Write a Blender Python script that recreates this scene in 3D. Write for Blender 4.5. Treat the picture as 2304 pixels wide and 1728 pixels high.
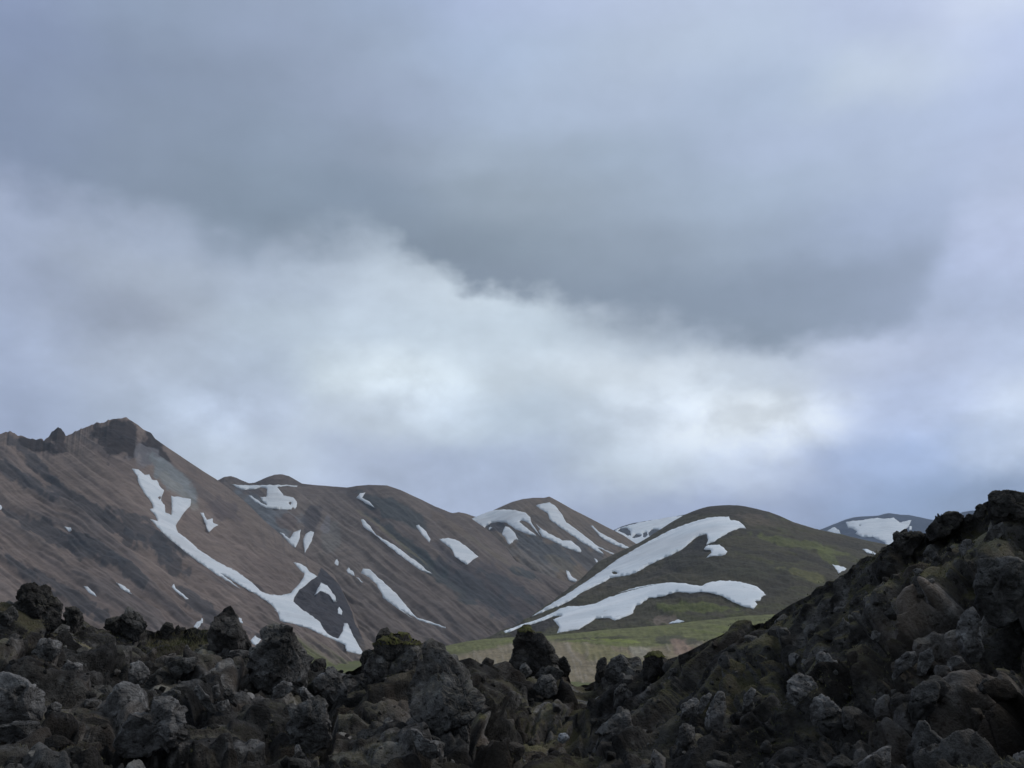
import bpy, math, random
import numpy as np
from mathutils import Vector
from mathutils.geometry import delaunay_2d_cdt

# ------------------------------------------------------------------ clearing
for o in list(bpy.data.objects):
    bpy.data.objects.remove(o)
scene = bpy.context.scene
COL = scene.collection

# ------------------------------------------------------------------ camera
F, CX, CY = 2240.0, 1152.0, 864.0          # focal length and centre of the photograph, in its pixels
HORIZON = 1400.0
PITCH = math.atan((HORIZON - CY) / F)
CAMZ = 1.7
cam_d = bpy.data.cameras.new("camera")
cam = bpy.data.objects.new("camera", cam_d)
COL.objects.link(cam)
cam_d.sensor_width = 36.0
cam_d.lens = 36.0 * F / 2304.0
cam_d.clip_start = 0.1
cam_d.clip_end = 60000
cam.location = (0, 0, CAMZ)
cam.rotation_euler = (math.pi / 2 + PITCH, 0, 0)
scene.camera = cam
scene.render.resolution_x, scene.render.resolution_y = 1024, 768

def pix2as(px, py):
    """photo pixel -> azimuth (0 = +Y, positive right) and slope dz / horizontal distance"""
    px = np.asarray(px, float); py = np.asarray(py, float)
    cx = (px - CX) / F; cy = (CY - py) / F
    dy = math.cos(PITCH) - cy * math.sin(PITCH)
    dz = math.sin(PITCH) + cy * math.cos(PITCH)
    return np.arctan2(cx, dy), dz / np.hypot(cx, dy)

def as2pix(az, s):
    x = np.sin(az); y = np.cos(az); z = s
    f = y * math.cos(PITCH) + z * math.sin(PITCH)
    u = -y * math.sin(PITCH) + z * math.cos(PITCH)
    return CX + F * x / f, CY - F * u / f

# ------------------------------------------------------------------ world (overcast sky) and sun
SUN_EL, SUN_AZ = math.radians(46), math.radians(78)      # azimuth from +Y towards +X
def lin(c):
    c = np.asarray(c, float) / 255.0
    return np.where(c <= 0.04045, c / 12.92, ((c + 0.055) / 1.055) ** 2.4)

def build_world():
    w = bpy.data.worlds.new("World"); scene.world = w; w.use_nodes = True
    nt = w.node_tree; nt.nodes.clear(); N = nt.nodes; L = nt.links
    def nd(t, **k):
        n = N.new(t)
        for a, b in k.items(): setattr(n, a, b)
        return n
    def m(op, a, b=None, c=None, clamp=False):
        n = nd('ShaderNodeMath', operation=op, use_clamp=clamp)
        for i, v in enumerate((a, b, c)):
            if v is None: continue
            if hasattr(v, 'node'): L.new(v, n.inputs[i])
            else: n.inputs[i].default_value = v
        return n.outputs[0]
    def noise(vec, scale, detail, rough=0.5):
        n = nd('ShaderNodeTexNoise'); n.inputs['Scale'].default_value = scale
        n.inputs['Detail'].default_value = detail; n.inputs['Roughness'].default_value = rough
        L.new(vec, n.inputs['Vector']); return n
    tc = nd('ShaderNodeTexCoord'); D = tc.outputs['Generated']
    # flattened direction so that cloud texture stretches along the horizon
    mp = nd('ShaderNodeMapping'); mp.inputs['Scale'].default_value = (1, 1, 1.5); L.new(D, mp.inputs['Vector'])
    DV = mp.outputs[0]
    sx = nd('ShaderNodeSeparateXYZ'); L.new(D, sx.inputs[0])
    X, Y, Z = sx.outputs
    hyp = m('SQRT', m('ADD', m('MULTIPLY', X, X), m('MULTIPLY', Y, Y)))
    el = m('DIVIDE', Z, m('MAXIMUM', hyp, 0.02))
    az = m('ARCTAN2', X, Y)
    n1 = noise(DV, 5.0, 3, 0.55); n2 = noise(DV, 14.0, 4, 0.6)
    s1 = nd('ShaderNodeSeparateColor'); L.new(n1.outputs['Color'], s1.inputs[0])
    s2 = nd('ShaderNodeSeparateColor'); L.new(n2.outputs['Color'], s2.inputs[0])
    def warp(base, a, b, wa, wb):
        return m('ADD', base, m('ADD', m('MULTIPLY', m('SUBTRACT', a, .5), wa), m('MULTIPLY', m('SUBTRACT', b, .5), wb)))
    azw = warp(az, s1.outputs[0], s2.outputs[0], 0.09, 0.06)
    elw = warp(el, s1.outputs[1], s2.outputs[1], 0.05, 0.05)
    T = m('MULTIPLY_ADD', azw, 1 / 1.2, 0.5, clamp=True)
    comb = nd('ShaderNodeCombineColor')
    for i in range(3): L.new(T, comb.inputs[i])
    cols_px = [0, 288, 576, 864, 1152, 1440, 1728, 2016, 2304]
    def row(py, cols):
        n = nd('ShaderNodeRGBCurve'); L.new(comb.outputs[0], n.inputs['Color'])
        a, s = pix2as(cols_px, [py] * 9)
        for ch in range(3):
            cv = n.mapping.curves[ch]
            pts = [(float(a[i]) / 1.2 + .5, float(lin(cols[i])[ch])) for i in range(9)]
            cv.points[0].location = (0.0, pts[0][1]); cv.points[-1].location = (1.0, pts[-1][1])
            for p in pts: cv.points.new(*p)
        n.mapping.update()
        return n.outputs[0], float(s[4])
    def stack(rows):
        c = None; prev = None
        for py, cols in rows:
            o, s = row(py, cols)
            if c is None: c, prev = o, s; continue
            mr = nd('ShaderNodeMapRange', interpolation_type='SMOOTHSTEP')
            L.new(elw, mr.inputs['Value'])
            mr.inputs['From Min'].default_value = prev; mr.inputs['From Max'].default_value = s
            mx = nd('ShaderNodeMix', data_type='RGBA'); L.new(mr.outputs[0], mx.inputs[0])
            L.new(c, mx.inputs[6]); L.new(o, mx.inputs[7]); c, prev = mx.outputs[2], s
        return c
    def gain(c, k):
        n = nd('ShaderNodeVectorMath', operation='SCALE'); L.new(c, n.inputs[0]); n.inputs['Scale'].default_value = k; return n.outputs[0]
    up0 = gain(stack(SKY_UPPER), .985); up2 = nd('ShaderNodeVectorMath', operation='MULTIPLY'); L.new(up0, up2.inputs[0]); up2.inputs[1].default_value = (1.0, .99, 1.025); upper = up2.outputs[0]; lower = gain(stack(SKY_LOWER), 1.07); lo2 = nd('ShaderNodeVectorMath', operation='MULTIPLY'); L.new(lower, lo2.inputs[0]); lo2.inputs[1].default_value = (1.012, .978, 1.015); lower = lo2.outputs[0]
    # lower edge of the big dark cloud, and how soft it is
    def fcurve(pts, lo, hi):
        n = nd('ShaderNodeFloatCurve'); L.new(m('MULTIPLY_ADD', az, 1 / 1.2, 0.5, clamp=True), n.inputs['Value'])
        cv = n.mapping.curves[0]
        pp = [(x, (v - lo) / (hi - lo)) for x, v in pts]
        cv.points[0].location = (0, pp[0][1]); cv.points[-1].location = (1, pp[-1][1])
        for p in pp: cv.points.new(*p)
        n.mapping.update()
        return m('MULTIPLY_ADD', n.outputs[0], hi - lo, lo)
    ep = []
    for px, py, soft in CLOUD_EDGE:
        a, s = pix2as(px, py); ep.append((float(a) / 1.2 + .5, float(s), soft))
    edge = fcurve([(a, s) for a, s, _ in ep], 0.2, 0.7)
    soft = fcurve([(a, q) for a, _, q in ep], 0.0, 0.2)
    n3 = noise(DV, 18.0, 4, 0.5)
    eln = m('ADD', el, m('ADD', m('MULTIPLY', m('SUBTRACT', n3.outputs[0], .5), 0.09), m('MULTIPLY', m('SUBTRACT', s1.outputs[2], .5), 0.05)))
    fac = m('DIVIDE', m('SUBTRACT', eln, edge), soft)
    mr = nd('ShaderNodeMapRange', interpolation_type='SMOOTHSTEP'); L.new(fac, mr.inputs['Value'])
    mr.inputs['From Min'].default_value = -0.5; mr.inputs['From Max'].default_value = 0.5
    mx = nd('ShaderNodeMix', data_type='RGBA'); L.new(mr.outputs[0], mx.inputs[0]); L.new(lower, mx.inputs[6]); L.new(upper, mx.inputs[7])
    cloud = mx.outputs[2]
    # wisps: gentle brightness variation, stronger in the bright lower clouds
    n4 = noise(DV, 11.0, 7, 0.6); n5 = noise(DV, 3.0, 5, 0.55)
    amp = m('MULTIPLY_ADD', mr.outputs[0], -0.30, 0.55)
    n6 = nd('ShaderNodeTexNoise'); L.new(DV, n6.inputs['Vector'])
    for kk, vv in (('Scale', 6.5), ('Detail', 8.0), ('Roughness', .56), ('Distortion', .15)): n6.inputs[kk].default_value = vv
    pf = nd('ShaderNodeMapRange', interpolation_type='SMOOTHSTEP'); L.new(n6.outputs[0], pf.inputs['Value'])
    for kk, vv in (('From Min', .44), ('From Max', .62), ('To Min', -.02), ('To Max', .13)): pf.inputs[kk].default_value = vv
    low = nd('ShaderNodeMapRange', interpolation_type='SMOOTHSTEP'); L.new(el, low.inputs['Value'])
    for kk, vv in (('From Min', .20), ('From Max', .33), ('To Min', 1.), ('To Max', .12)): low.inputs[kk].default_value = vv
    n7 = nd('ShaderNodeTexNoise'); L.new(DV, n7.inputs['Vector'])
    for kk, vv in (('Scale', 13.), ('Detail', 7.0), ('Roughness', .55), ('Distortion', .2)): n7.inputs[kk].default_value = vv
    cf = nd('ShaderNodeMapRange', interpolation_type='SMOOTHSTEP'); L.new(n7.outputs[0], cf.inputs['Value'])
    for kk, vv in (('From Min', .40), ('From Max', .62), ('To Min', -.02), ('To Max', .19)): cf.inputs[kk].default_value = vv
    bsum = None
    for bx, by_, rx_, ry_ in ((950, 880, 150, 80), (1500, 920, 230, 90), (1760, 960, 120, 80), (2200, 980, 110, 110), (480, 930, 160, 60)):
        a_, s_ = pix2as(bx, by_)
        qx = m('MULTIPLY', m('SUBTRACT', az, float(a_)), F / rx_ * .95); qy = m('MULTIPLY', m('SUBTRACT', el, float(s_)), F / ry_ * .95)
        gq = m('POWER', 2.718, m('MULTIPLY', m('ADD', m('MULTIPLY', qx, qx), m('MULTIPLY', qy, qy)), -1.0))
        bsum = gq if bsum is None else m('ADD', bsum, gq)
    puff = m('ADD', m('MULTIPLY', pf.outputs[0], low.outputs[0]), m('MULTIPLY', cf.outputs[0], bsum))
    mod = m('ADD', m('ADD', 1.0, puff), m('ADD', m('MULTIPLY', m('SUBTRACT', n4.outputs[0], .5), amp), m('MULTIPLY', m('SUBTRACT', n5.outputs[0], .5), 0.16)))
    vm = nd('ShaderNodeVectorMath', operation='SCALE'); L.new(cloud, vm.inputs[0]); L.new(mod, vm.inputs['Scale'])
    # behind the camera and overhead: an even overcast
    back = m('MULTIPLY_ADD', Y, 2.5, 0.2, clamp=True)
    hi = nd('ShaderNodeMapRange', interpolation_type='SMOOTHSTEP'); L.new(el, hi.inputs['Value'])
    hi.inputs['From Min'].default_value = 0.9; hi.inputs['From Max'].default_value = 2.0
    keep = m('MULTIPLY', back, m('SUBTRACT', 1.0, hi.outputs[0]))
    ov = nd('ShaderNodeRGB'); ov.outputs[0].default_value = (0.30, 0.36, 0.46, 1)
    mo = nd('ShaderNodeMix', data_type='RGBA'); L.new(keep, mo.inputs[0]); L.new(ov.outputs[0], mo.inputs[6]); L.new(vm.outputs[0], mo.inputs[7])
    # the physical sky glimmers through the overcast
    sky = nd('ShaderNodeTexSky', sky_type='NISHITA'); sky.sun_disc = False
    sky.sun_elevation = SUN_EL; sky.sun_rotation = SUN_AZ; sky.dust_density = 3
    sc = nd('ShaderNodeVectorMath', operation='SCALE'); L.new(sky.outputs[0], sc.inputs[0]); sc.inputs['Scale'].default_value = 0.06
    fin = nd('ShaderNodeMix', data_type='RGBA'); fin.inputs[0].default_value = 0.94
    L.new(sc.outputs[0], fin.inputs[6]); L.new(mo.outputs[2], fin.inputs[7])
    tn = nd('ShaderNodeVectorMath', operation='MULTIPLY'); L.new(fin.outputs[2], tn.inputs[0]); tn.inputs[1].default_value = (1.0, .99, .935)
    bg = nd('ShaderNodeBackground'); L.new(tn.outputs[0], bg.inputs['Color']); bg.inputs['Strength'].default_value = 1.12
    out = nd('ShaderNodeOutputWorld'); L.new(bg.outputs[0], out.inputs['Surface'])
    w.cycles.sampling_method = 'MANUAL'; w.cycles.sample_map_resolution = 512

SKY_LOWER = [
 (1300, [(150,165,193)]*2+[(155,170,197)]*2+[(158,173,200)]*2+[(148,165,199),(135,156,191),(136,156,189)]),
 (1150, [(152,167,195),(158,174,200),(168,184,208),(164,180,206),(160,176,204),(158,174,203),(153,170,202),(131,153,188),(132,153,185)]),
 (1050, [(155,171,200),(165,180,202),(182,198,217),(172,188,213),(165,182,208),(186,202,218),(176,192,218),(150,171,207),(182,200,226)]),
 (950,  [(154,170,198),(165,181,202),(175,191,213),(190,206,222),(182,200,217),(192,207,222),(208,221,232),(174,191,222),(194,210,232)]),
 (850,  [(158,174,202),(168,183,203),(174,191,210),(200,216,227),(188,204,217),(192,206,218),(189,204,220),(176,191,218),(180,197,226)]),
 (750,  [(152,167,193),(149,162,181),(173,190,207),(182,199,214),(183,200,214),(170,186,202),(163,179,200),(158,174,200),(165,181,210)]),
 (660,  [(153,168,194),(154,168,187),(165,181,200),(180,196,211),(186,202,215),(166,181,198),(155,171,192),(158,175,203),(170,185,215)]),
 (560,  [(153,168,194),(153,168,191),(154,169,189),(165,181,197),(178,194,208),(165,180,198),(155,171,195),(164,180,209),(175,190,219)]),
 (440,  [(150,165,193),(150,166,190),(158,173,194),(170,186,202),(175,190,208),(165,180,200),(166,182,207),(168,184,212),(180,195,224)]),
]
SKY_UPPER = [
 (800, [(128,143,168),(130,145,166),(128,144,163),(128,143,161),(128,142,160),(131,145,164),(134,149,168),(146,161,186),(165,180,210)]),
 (660, [(128,143,168),(130,145,166),(128,144,163),(127,142,160),(129,143,161),(133,148,167),(136,151,172),(146,161,186),(174,190,218)]),
 (560, [(128,143,168),(130,145,166),(128,144,163),(128,143,161),(132,147,164),(143,158,177),(152,168,190),(162,178,207),(175,190,219)]),
 (440, [(128,143,170),(131,146,168),(132,148,168),(134,150,170),(146,161,178),(154,170,190),(164,181,205),(170,186,213),(178,193,224)]),
 (360, [(131,146,174),(133,148,171),(136,152,174),(141,156,177),(157,173,193),(160,177,199),(170,186,213),(174,190,218),(182,198,230)]),
 (240, [(130,145,175),(132,147,172),(139,154,178),(150,165,190),(165,182,207),(170,186,211),(172,189,215),(190,205,227),(188,203,235)]),
 (120, [(138,153,185),(140,156,182),(145,160,186),(152,168,193),(170,188,216),(178,194,218),(180,196,221),(182,196,225),(205,218,242)]),
 (0,   [(140,156,188),(142,158,186),(147,162,187),(155,172,200),(174,190,221),(180,195,222),(184,199,226),(178,190,220),(188,203,235)]),
]
CLOUD_EDGE = [(-120,330,.07),(100,410,.07),(300,470,.07),(500,545,.09),(700,560,.08),(850,535,.06),(950,590,.034),(1040,640,.032),
              (1150,662,.036),(1300,705,.05),(1500,745,.06),(1700,785,.05),(1900,775,.04),(2030,720,.05),(2120,580,.07),(2200,420,.09)]
build_world()

sun_d = bpy.data.lights.new("sun", 'SUN'); sun = bpy.data.objects.new("sun", sun_d); COL.objects.link(sun)
sun_d.energy = 1.1; sun_d.angle = math.radians(14); sun_d.color = (1.0, 0.95, 0.87)
sd = Vector((math.sin(SUN_AZ) * math.cos(SUN_EL), math.cos(SUN_AZ) * math.cos(SUN_EL), math.sin(SUN_EL)))
sun.rotation_euler = (-sd).to_track_quat('-Z', 'Y').to_euler()
sun.location = (40, -20, 60)

scene.render.engine = 'CYCLES'
vs = scene.view_settings
vs.view_transform = 'Standard'; vs.look = 'None'; vs.gamma = 1; vs.exposure = 0.0; vs.use_curve_mapping = False

# ------------------------------------------------------------------ noise in numpy
_rng = np.random.default_rng(7)
_perm = np.concatenate([_rng.permutation(512)] * 3)
_g = _rng.normal(size=(512, 3)); _g /= np.linalg.norm(_g, axis=1)[:, None]
def _h(ix, iy, iz):
    return _perm[_perm[_perm[ix & 511] + (iy & 511)] + (iz & 511)]
def perlin(P):
    i = np.floor(P).astype(np.int64); f = P - i
    u = f * f * f * (f * (f * 6 - 15) + 10)
    out = 0
    for dx in (0, 1):
        for dy in (0, 1):
            for dz in (0, 1):
                g = _g[_h(i[:, 0] + dx, i[:, 1] + dy, i[:, 2] + dz)]
                d = g[:, 0] * (f[:, 0] - dx) + g[:, 1] * (f[:, 1] - dy) + g[:, 2] * (f[:, 2] - dz)
                w = (u[:, 0] if dx else 1 - u[:, 0]) * (u[:, 1] if dy else 1 - u[:, 1]) * (u[:, 2] if dz else 1 - u[:, 2])
                out = out + w * d
    return out * 1.5
def fbm(P, oct=4, gain=0.5, lac=2.03, ridged=False):
    a, s, t = 1.0, 0.0, 0.0
    P = np.array(P, float)
    for k in range(oct):
        n = perlin(P)
        if ridged: n = 1 - 2 * np.abs(n)
        s = s + a * n; t += a; a *= gain; P = P * lac + 17.3
    return s / t
_cj = _rng.random((512, 3)); _ch = _rng.random(512); _ct = _rng.normal(size=(512, 3))
def blocks(P, tilt=0.6):
    """angular rubble: every cell is a tilted facet; returns (height, crack 0..1)"""
    i = np.floor(P).astype(np.int64)
    d1 = np.full(len(P), 1e9); d2 = np.full(len(P), 1e9); h = np.zeros(len(P)); k1 = np.zeros(len(P), np.int64)
    for dx in (-1, 0, 1):
        for dy in (-1, 0, 1):
            for dz in (-1, 0, 1):
                c = i + np.array([dx, dy, dz]); k = _h(c[:, 0], c[:, 1], c[:, 2])
                v = P - (c + _cj[k]); d = (v * v).sum(1)
                val = _ch[k] + tilt * (v * _ct[k]).sum(1)
                near = d < d1
                d2 = np.where(near, d1, np.minimum(d2, d)); d1 = np.where(near, d, d1); h = np.where(near, val, h); k1 = np.where(near, k, k1)
    e = np.sqrt(d2) - np.sqrt(d1)
    return h - 0.5, np.clip(1 - e / 0.18, 0, 1), _ch[(k1 * 7 + 3) & 511]

# ------------------------------------------------------------------ mesh and material helpers
def tag(o, label=None, cat=None, group=None, kind=None):
    if label: o['label'] = label
    if cat: o['category'] = cat
    if group: o['group'] = group
    if kind: o['kind'] = kind
    return o
def new_mesh(name, V, Fc, mat, cols=None, smooth=True, parent=None, attrs=None):
    me = bpy.data.meshes.new(name)
    V = np.asarray(V, np.float32); Fc = np.asarray(Fc, np.int32); n = Fc.shape[1]
    me.vertices.add(len(V)); me.vertices.foreach_set('co', V.ravel())
    me.loops.add(Fc.size); me.loops.foreach_set('vertex_index', Fc.ravel())
    me.polygons.add(len(Fc)); me.polygons.foreach_set('loop_start', np.arange(0, Fc.size, n, dtype=np.int32))
    me.polygons.foreach_set('loop_total', np.full(len(Fc), n, np.int32))
    me.update(calc_edges=True)
    me.polygons.foreach_set('use_smooth', np.full(len(Fc), smooth))
    if cols is not None:
        a = me.color_attributes.new('tint', 'FLOAT_COLOR', 'POINT')
        c = np.ones((len(V), 4), np.float32); c[:, :3] = cols; a.data.foreach_set('color', c.ravel())
    for k, v in (attrs or {}).items():
        a = me.attributes.new(k, 'FLOAT', 'POINT'); a.data.foreach_set('value', np.asarray(v, np.float32))
    me.materials.append(mat)
    o = bpy.data.objects.new(name, me); COL.objects.link(o)
    if parent: o.parent = parent
    return o
def grid_faces(nr, nc):
    idx = np.arange(nr * nc).reshape(nr, nc)
    return np.stack([idx[:-1, :-1], idx[:-1, 1:], idx[1:, 1:], idx[1:, :-1]], -1).reshape(-1, 4)

class MatB:
    def __init__(s, name):
        s.m = bpy.data.materials.new(name); s.m.use_nodes = True; s.nt = s.m.node_tree
        s.N, s.L = s.nt.nodes, s.nt.links
        s.p = s.N['Principled BSDF']; s.p.inputs['Specular IOR Level'].default_value = 0.2
        s.tc = s.N.new('ShaderNodeTexCoord')
    def noise(s, scale, detail=5, rough=.6, vec=None):
        n = s.N.new('ShaderNodeTexNoise'); n.inputs['Scale'].default_value = scale
        n.inputs['Detail'].default_value = detail; n.inputs['Roughness'].default_value = rough
        s.L.new(vec or s.tc.outputs['Object'], n.inputs['Vector']); return n.outputs['Fac']
    def vor(s, scale, feature='F1', vec=None):
        n = s.N.new('ShaderNodeTexVoronoi'); n.feature = feature; n.inputs['Scale'].default_value = scale
        s.L.new(vec or s.tc.outputs['Object'], n.inputs['Vector']); return n.outputs['Distance']
    def rng(s, v, a, b, c=0., d=1., smooth=True):
        n = s.N.new('ShaderNodeMapRange'); n.interpolation_type = 'SMOOTHSTEP' if smooth else 'LINEAR'
        s.L.new(v, n.inputs['Value'])
        for k, x in zip(('From Min', 'From Max', 'To Min', 'To Max'), (a, b, c, d)): n.inputs[k].default_value = x
        return n.outputs[0]
    def math(s, op, a, b):
        n = s.N.new('ShaderNodeMath'); n.operation = op
        for i, v in enumerate((a, b)):
            if hasattr(v, 'node'): s.L.new(v, n.inputs[i])
            else: n.inputs[i].default_value = v
        return n.outputs[0]
    def mix(s, f, a, b, blend='MIX'):
        n = s.N.new('ShaderNodeMix'); n.data_type = 'RGBA'; n.blend_type = blend
        for i, v in ((0, f), (6, a), (7, b)):
            if hasattr(v, 'node'): s.L.new(v, n.inputs[i])
            else: n.inputs[i].default_value = v if i == 0 else (*v, 1)
        return n.outputs[2]
    def attr(s, name):
        n = s.N.new('ShaderNodeAttribute'); n.attribute_name = name; return n
    def bump(s, h, dist, strength=1., normal=None):
        n = s.N.new('ShaderNodeBump'); n.inputs['Distance'].default_value = dist; n.inputs['Strength'].default_value = strength
        s.L.new(h, n.inputs['Height'])
        if normal: s.L.new(normal, n.inputs['Normal'])
        return n.outputs[0]
    def done(s, col, rough=.95, normal=None):
        s.L.new(col, s.p.inputs['Base Color']); s.p.inputs['Roughness'].default_value = rough
        if normal: s.L.new(normal, s.p.inputs['Normal'])
        return s.m

def mountain_mat(name, sc, bump=6.):
    b = MatB(name); t = b.attr('tint').outputs['Color']
    n = b.noise(sc, 8, .65); n2 = b.noise(sc * 9, 5, .7)
    v = b.math('ADD', b.rng(n, .25, .75, .80, 1.20, False), b.rng(n2, .2, .8, -.16, .16, False))
    v = b.math('ADD', v, b.rng(b.noise(sc * 3.2, 6, .7), .3, .7, -.22, .22, False))
    c = b.mix(1., t, v, 'MULTIPLY')
    return b.done(c, .97, b.bump(b.math('ADD', n, b.math('MULTIPLY', n2, .35)), bump, .8))
MAT_MTN = mountain_mat('mountain_scree', 0.012, 2.)
MAT_NEARHILL = mountain_mat('hill_moss_scree', 0.03, 3.)
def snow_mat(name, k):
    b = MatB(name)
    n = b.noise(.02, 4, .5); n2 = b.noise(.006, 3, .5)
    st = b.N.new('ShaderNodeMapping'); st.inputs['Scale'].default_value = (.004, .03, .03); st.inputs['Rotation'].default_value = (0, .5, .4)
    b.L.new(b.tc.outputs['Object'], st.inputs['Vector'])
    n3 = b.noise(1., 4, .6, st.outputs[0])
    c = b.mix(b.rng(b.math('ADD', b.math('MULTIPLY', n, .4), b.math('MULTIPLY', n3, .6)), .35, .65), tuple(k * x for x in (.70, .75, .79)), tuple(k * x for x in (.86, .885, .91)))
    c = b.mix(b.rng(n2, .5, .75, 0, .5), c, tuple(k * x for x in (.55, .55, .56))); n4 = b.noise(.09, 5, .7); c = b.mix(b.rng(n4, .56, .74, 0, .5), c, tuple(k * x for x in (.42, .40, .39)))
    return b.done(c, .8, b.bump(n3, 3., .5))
MAT_SNOW = snow_mat('cloud_shaded_snow', .84); MAT_SNOW2 = snow_mat('old_snow', 1.0)  # the darker copy holds the cloud shadow in its snow colour

# ------------------------------------------------------------------ polar heightfield layers
class Layer:
    """A hill or mountain as a real height field on polar rows round the origin: front slope, crest, back slope."""
    def __init__(s, ridge, foot_r, foot_z, ncol, nrow, prof=1.0, relief=None, back=0.5, back_slope=0.5, pad=0.03, jag=None):
        pts = np.array(ridge, float)                       # px, py, r
        a, sl = pix2as(pts[:, 0], pts[:, 1])
        o = np.argsort(a); a, sl, rr = a[o], sl[o], pts[o, 2]
        s.az = np.linspace(a[0] - pad, a[-1] + pad, ncol)
        s.s_r = np.interp(s.az, a, sl); s.r_r = np.interp(s.az, a, rr)
        out = np.maximum(0, np.maximum(a[0] - s.az, s.az - a[-1]))
        s.s_r = s.s_r - out * 0.35
        if jag: s.s_r = s.s_r + jag[0] * fbm(np.c_[s.az * 160, s.az * 0, s.az * 0 + .5], 5, .65) * sstep(jag[1] - s.az, 0, .02)
        rf = np.interp(s.az, *foot_r) if not np.isscalar(foot_r) else np.full(ncol, float(foot_r))
        zf = np.full(ncol, float(foot_z))
        s.nf, s.nb = nrow, max(10, nrow // 5)
        u = np.linspace(0, 1, nrow)[:, None]
        zr = CAMZ + s.r_r * s.s_r; zr = np.maximum(zr, zf + 1)
        g = prof(u) if callable(prof) else u ** prof
        def smooth(v, w):
            k = np.ones(w) / w; return np.convolve(np.convolve(np.pad(v, w, 'edge'), k, 'same'), k, 'same')[w:-w]
        z2 = smooth(zr, max(5, ncol // 12) | 1); r2 = smooth(s.r_r, max(5, ncol // 14) | 1)
        fu = np.clip((u - .74) / .26, 0, 1) ** 2.2
        R = rf + (r2 + (s.r_r - r2) * fu - rf) * u; Z = zf + (z2 + (zr - z2) * fu - zf) * g
        R = np.maximum.accumulate(R + np.arange(nrow)[:, None] * 1e-4, 0)
        s.base_R = R.copy(); s.base_Z = Z.copy()
        ub = np.linspace(0, 1, s.nb + 1)[1:, None]
        Rb = s.r_r + s.r_r * back * ub; Zb = zr - (Rb - s.r_r) * back_slope * (0.4 + 0.6 * ub)
        s.U = np.vstack([np.repeat(u, ncol, 1), np.ones((s.nb, ncol))])
        s.R = np.vstack([R, Rb]); s.Z = np.vstack([Z, np.maximum(Zb, foot_z - 30)])
        s.A = np.repeat(s.az[None, :], s.R.shape[0], 0)
        s.px, s.py = as2pix(s.A, (s.Z - CAMZ) / s.R)
        s.shape = s.R.shape
        s.Zs = s.Z.copy()                                  # smooth surface: what the snow lies on
    def xyz(s, Z=None):
        Z = s.Z if Z is None else Z
        return np.stack([s.R * np.sin(s.A), s.R * np.cos(s.A), Z], -1).reshape(-1, 3)
    def finish_query(s):
        S = (s.Zs[:s.nf] - CAMZ) / s.R[:s.nf]
        s.S = np.maximum.accumulate(S, 0) + np.arange(s.nf)[:, None] * 1e-9
    def hit(s, px, py):
        """pixel direction -> (x, y, z) on the smooth surface; world point used to place what lies on the slope"""
        az, sl = pix2as(px, py); fc = (az - s.az[0]) / (s.az[1] - s.az[0]); c0 = int(np.clip(math.floor(fc), 0, len(s.az) - 2)); t = min(max(fc - c0, 0), 1)
        r = (1 - t) * np.interp(sl, s.S[:, c0], s.R[:s.nf, c0]) + t * np.interp(sl, s.S[:, c0 + 1], s.R[:s.nf, c0 + 1])
        return float(az), float(sl), float(r)

def inpoly(x, y, poly):
    poly = np.asarray(poly, float); r = np.zeros(x.shape, bool); n = len(poly)
    for i in range(n):
        x1, y1 = poly[i]; x2, y2 = poly[(i + 1) % n]
        if y1 == y2: continue
        c = ((y1 > y) != (y2 > y)) & (x < (x2 - x1) * (y - y1) / (y2 - y1) + x1)
        r ^= c
    return r

def streak(px, py, ang, wid, ln, seed, oct=4, warp=25.):
    """noise stretched along a fall line of the given picture slope"""
    P0 = np.stack([px / 160., py / 160., np.full_like(px, seed)], -1).reshape(-1, 3)
    w = fbm(P0, 3).reshape(px.shape) * warp
    ca, sa = math.cos(ang), math.sin(ang)
    al = px * ca + py * sa; cr = -px * sa + py * ca + w
    return fbm(np.stack([al / ln, cr / wid, np.full_like(px, seed + 3.3)], -1).reshape(-1, 3), oct).reshape(px.shape)
def sstep(x, a, b):
    t = np.clip((x - a) / (b - a), 0, 1); return t * t * (3 - 2 * t)
def blend(c, m, col):
    return c * (1 - m[..., None]) + np.array(col) * m[..., None]
def blob(px, py, cx, cy, rx, ry, ang=0., wob=0.35, seed=0.):
    ca, sa = math.cos(math.radians(ang)), math.sin(math.radians(ang))
    dx, dy = px - cx, py - cy; u = (dx * ca + dy * sa) / rx; v = (-dx * sa + dy * ca) / ry
    n = fbm(np.stack([px / 28., py / 28., np.full_like(px, 5. + seed)], -1).reshape(-1, 3), 4).reshape(px.shape)
    return sstep(1.15 - np.hypot(u, v) + n * wob * 2, 0.05, 0.38)

def crop(ox, oy, k, pts):
    return [(ox + k * x, oy + k * y) for x, y in pts]
K = 600 / 2212.
C1 = lambda *p: crop(0, 900, K, p)
C2 = lambda *p: crop(400, 1050, K, p)
C3 = lambda *p: crop(900, 1080, K, p)
C4 = lambda *p: crop(1350, 1080, K, p)
C5 = lambda *p: crop(1750, 1060, 554 / 2209., p)

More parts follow.
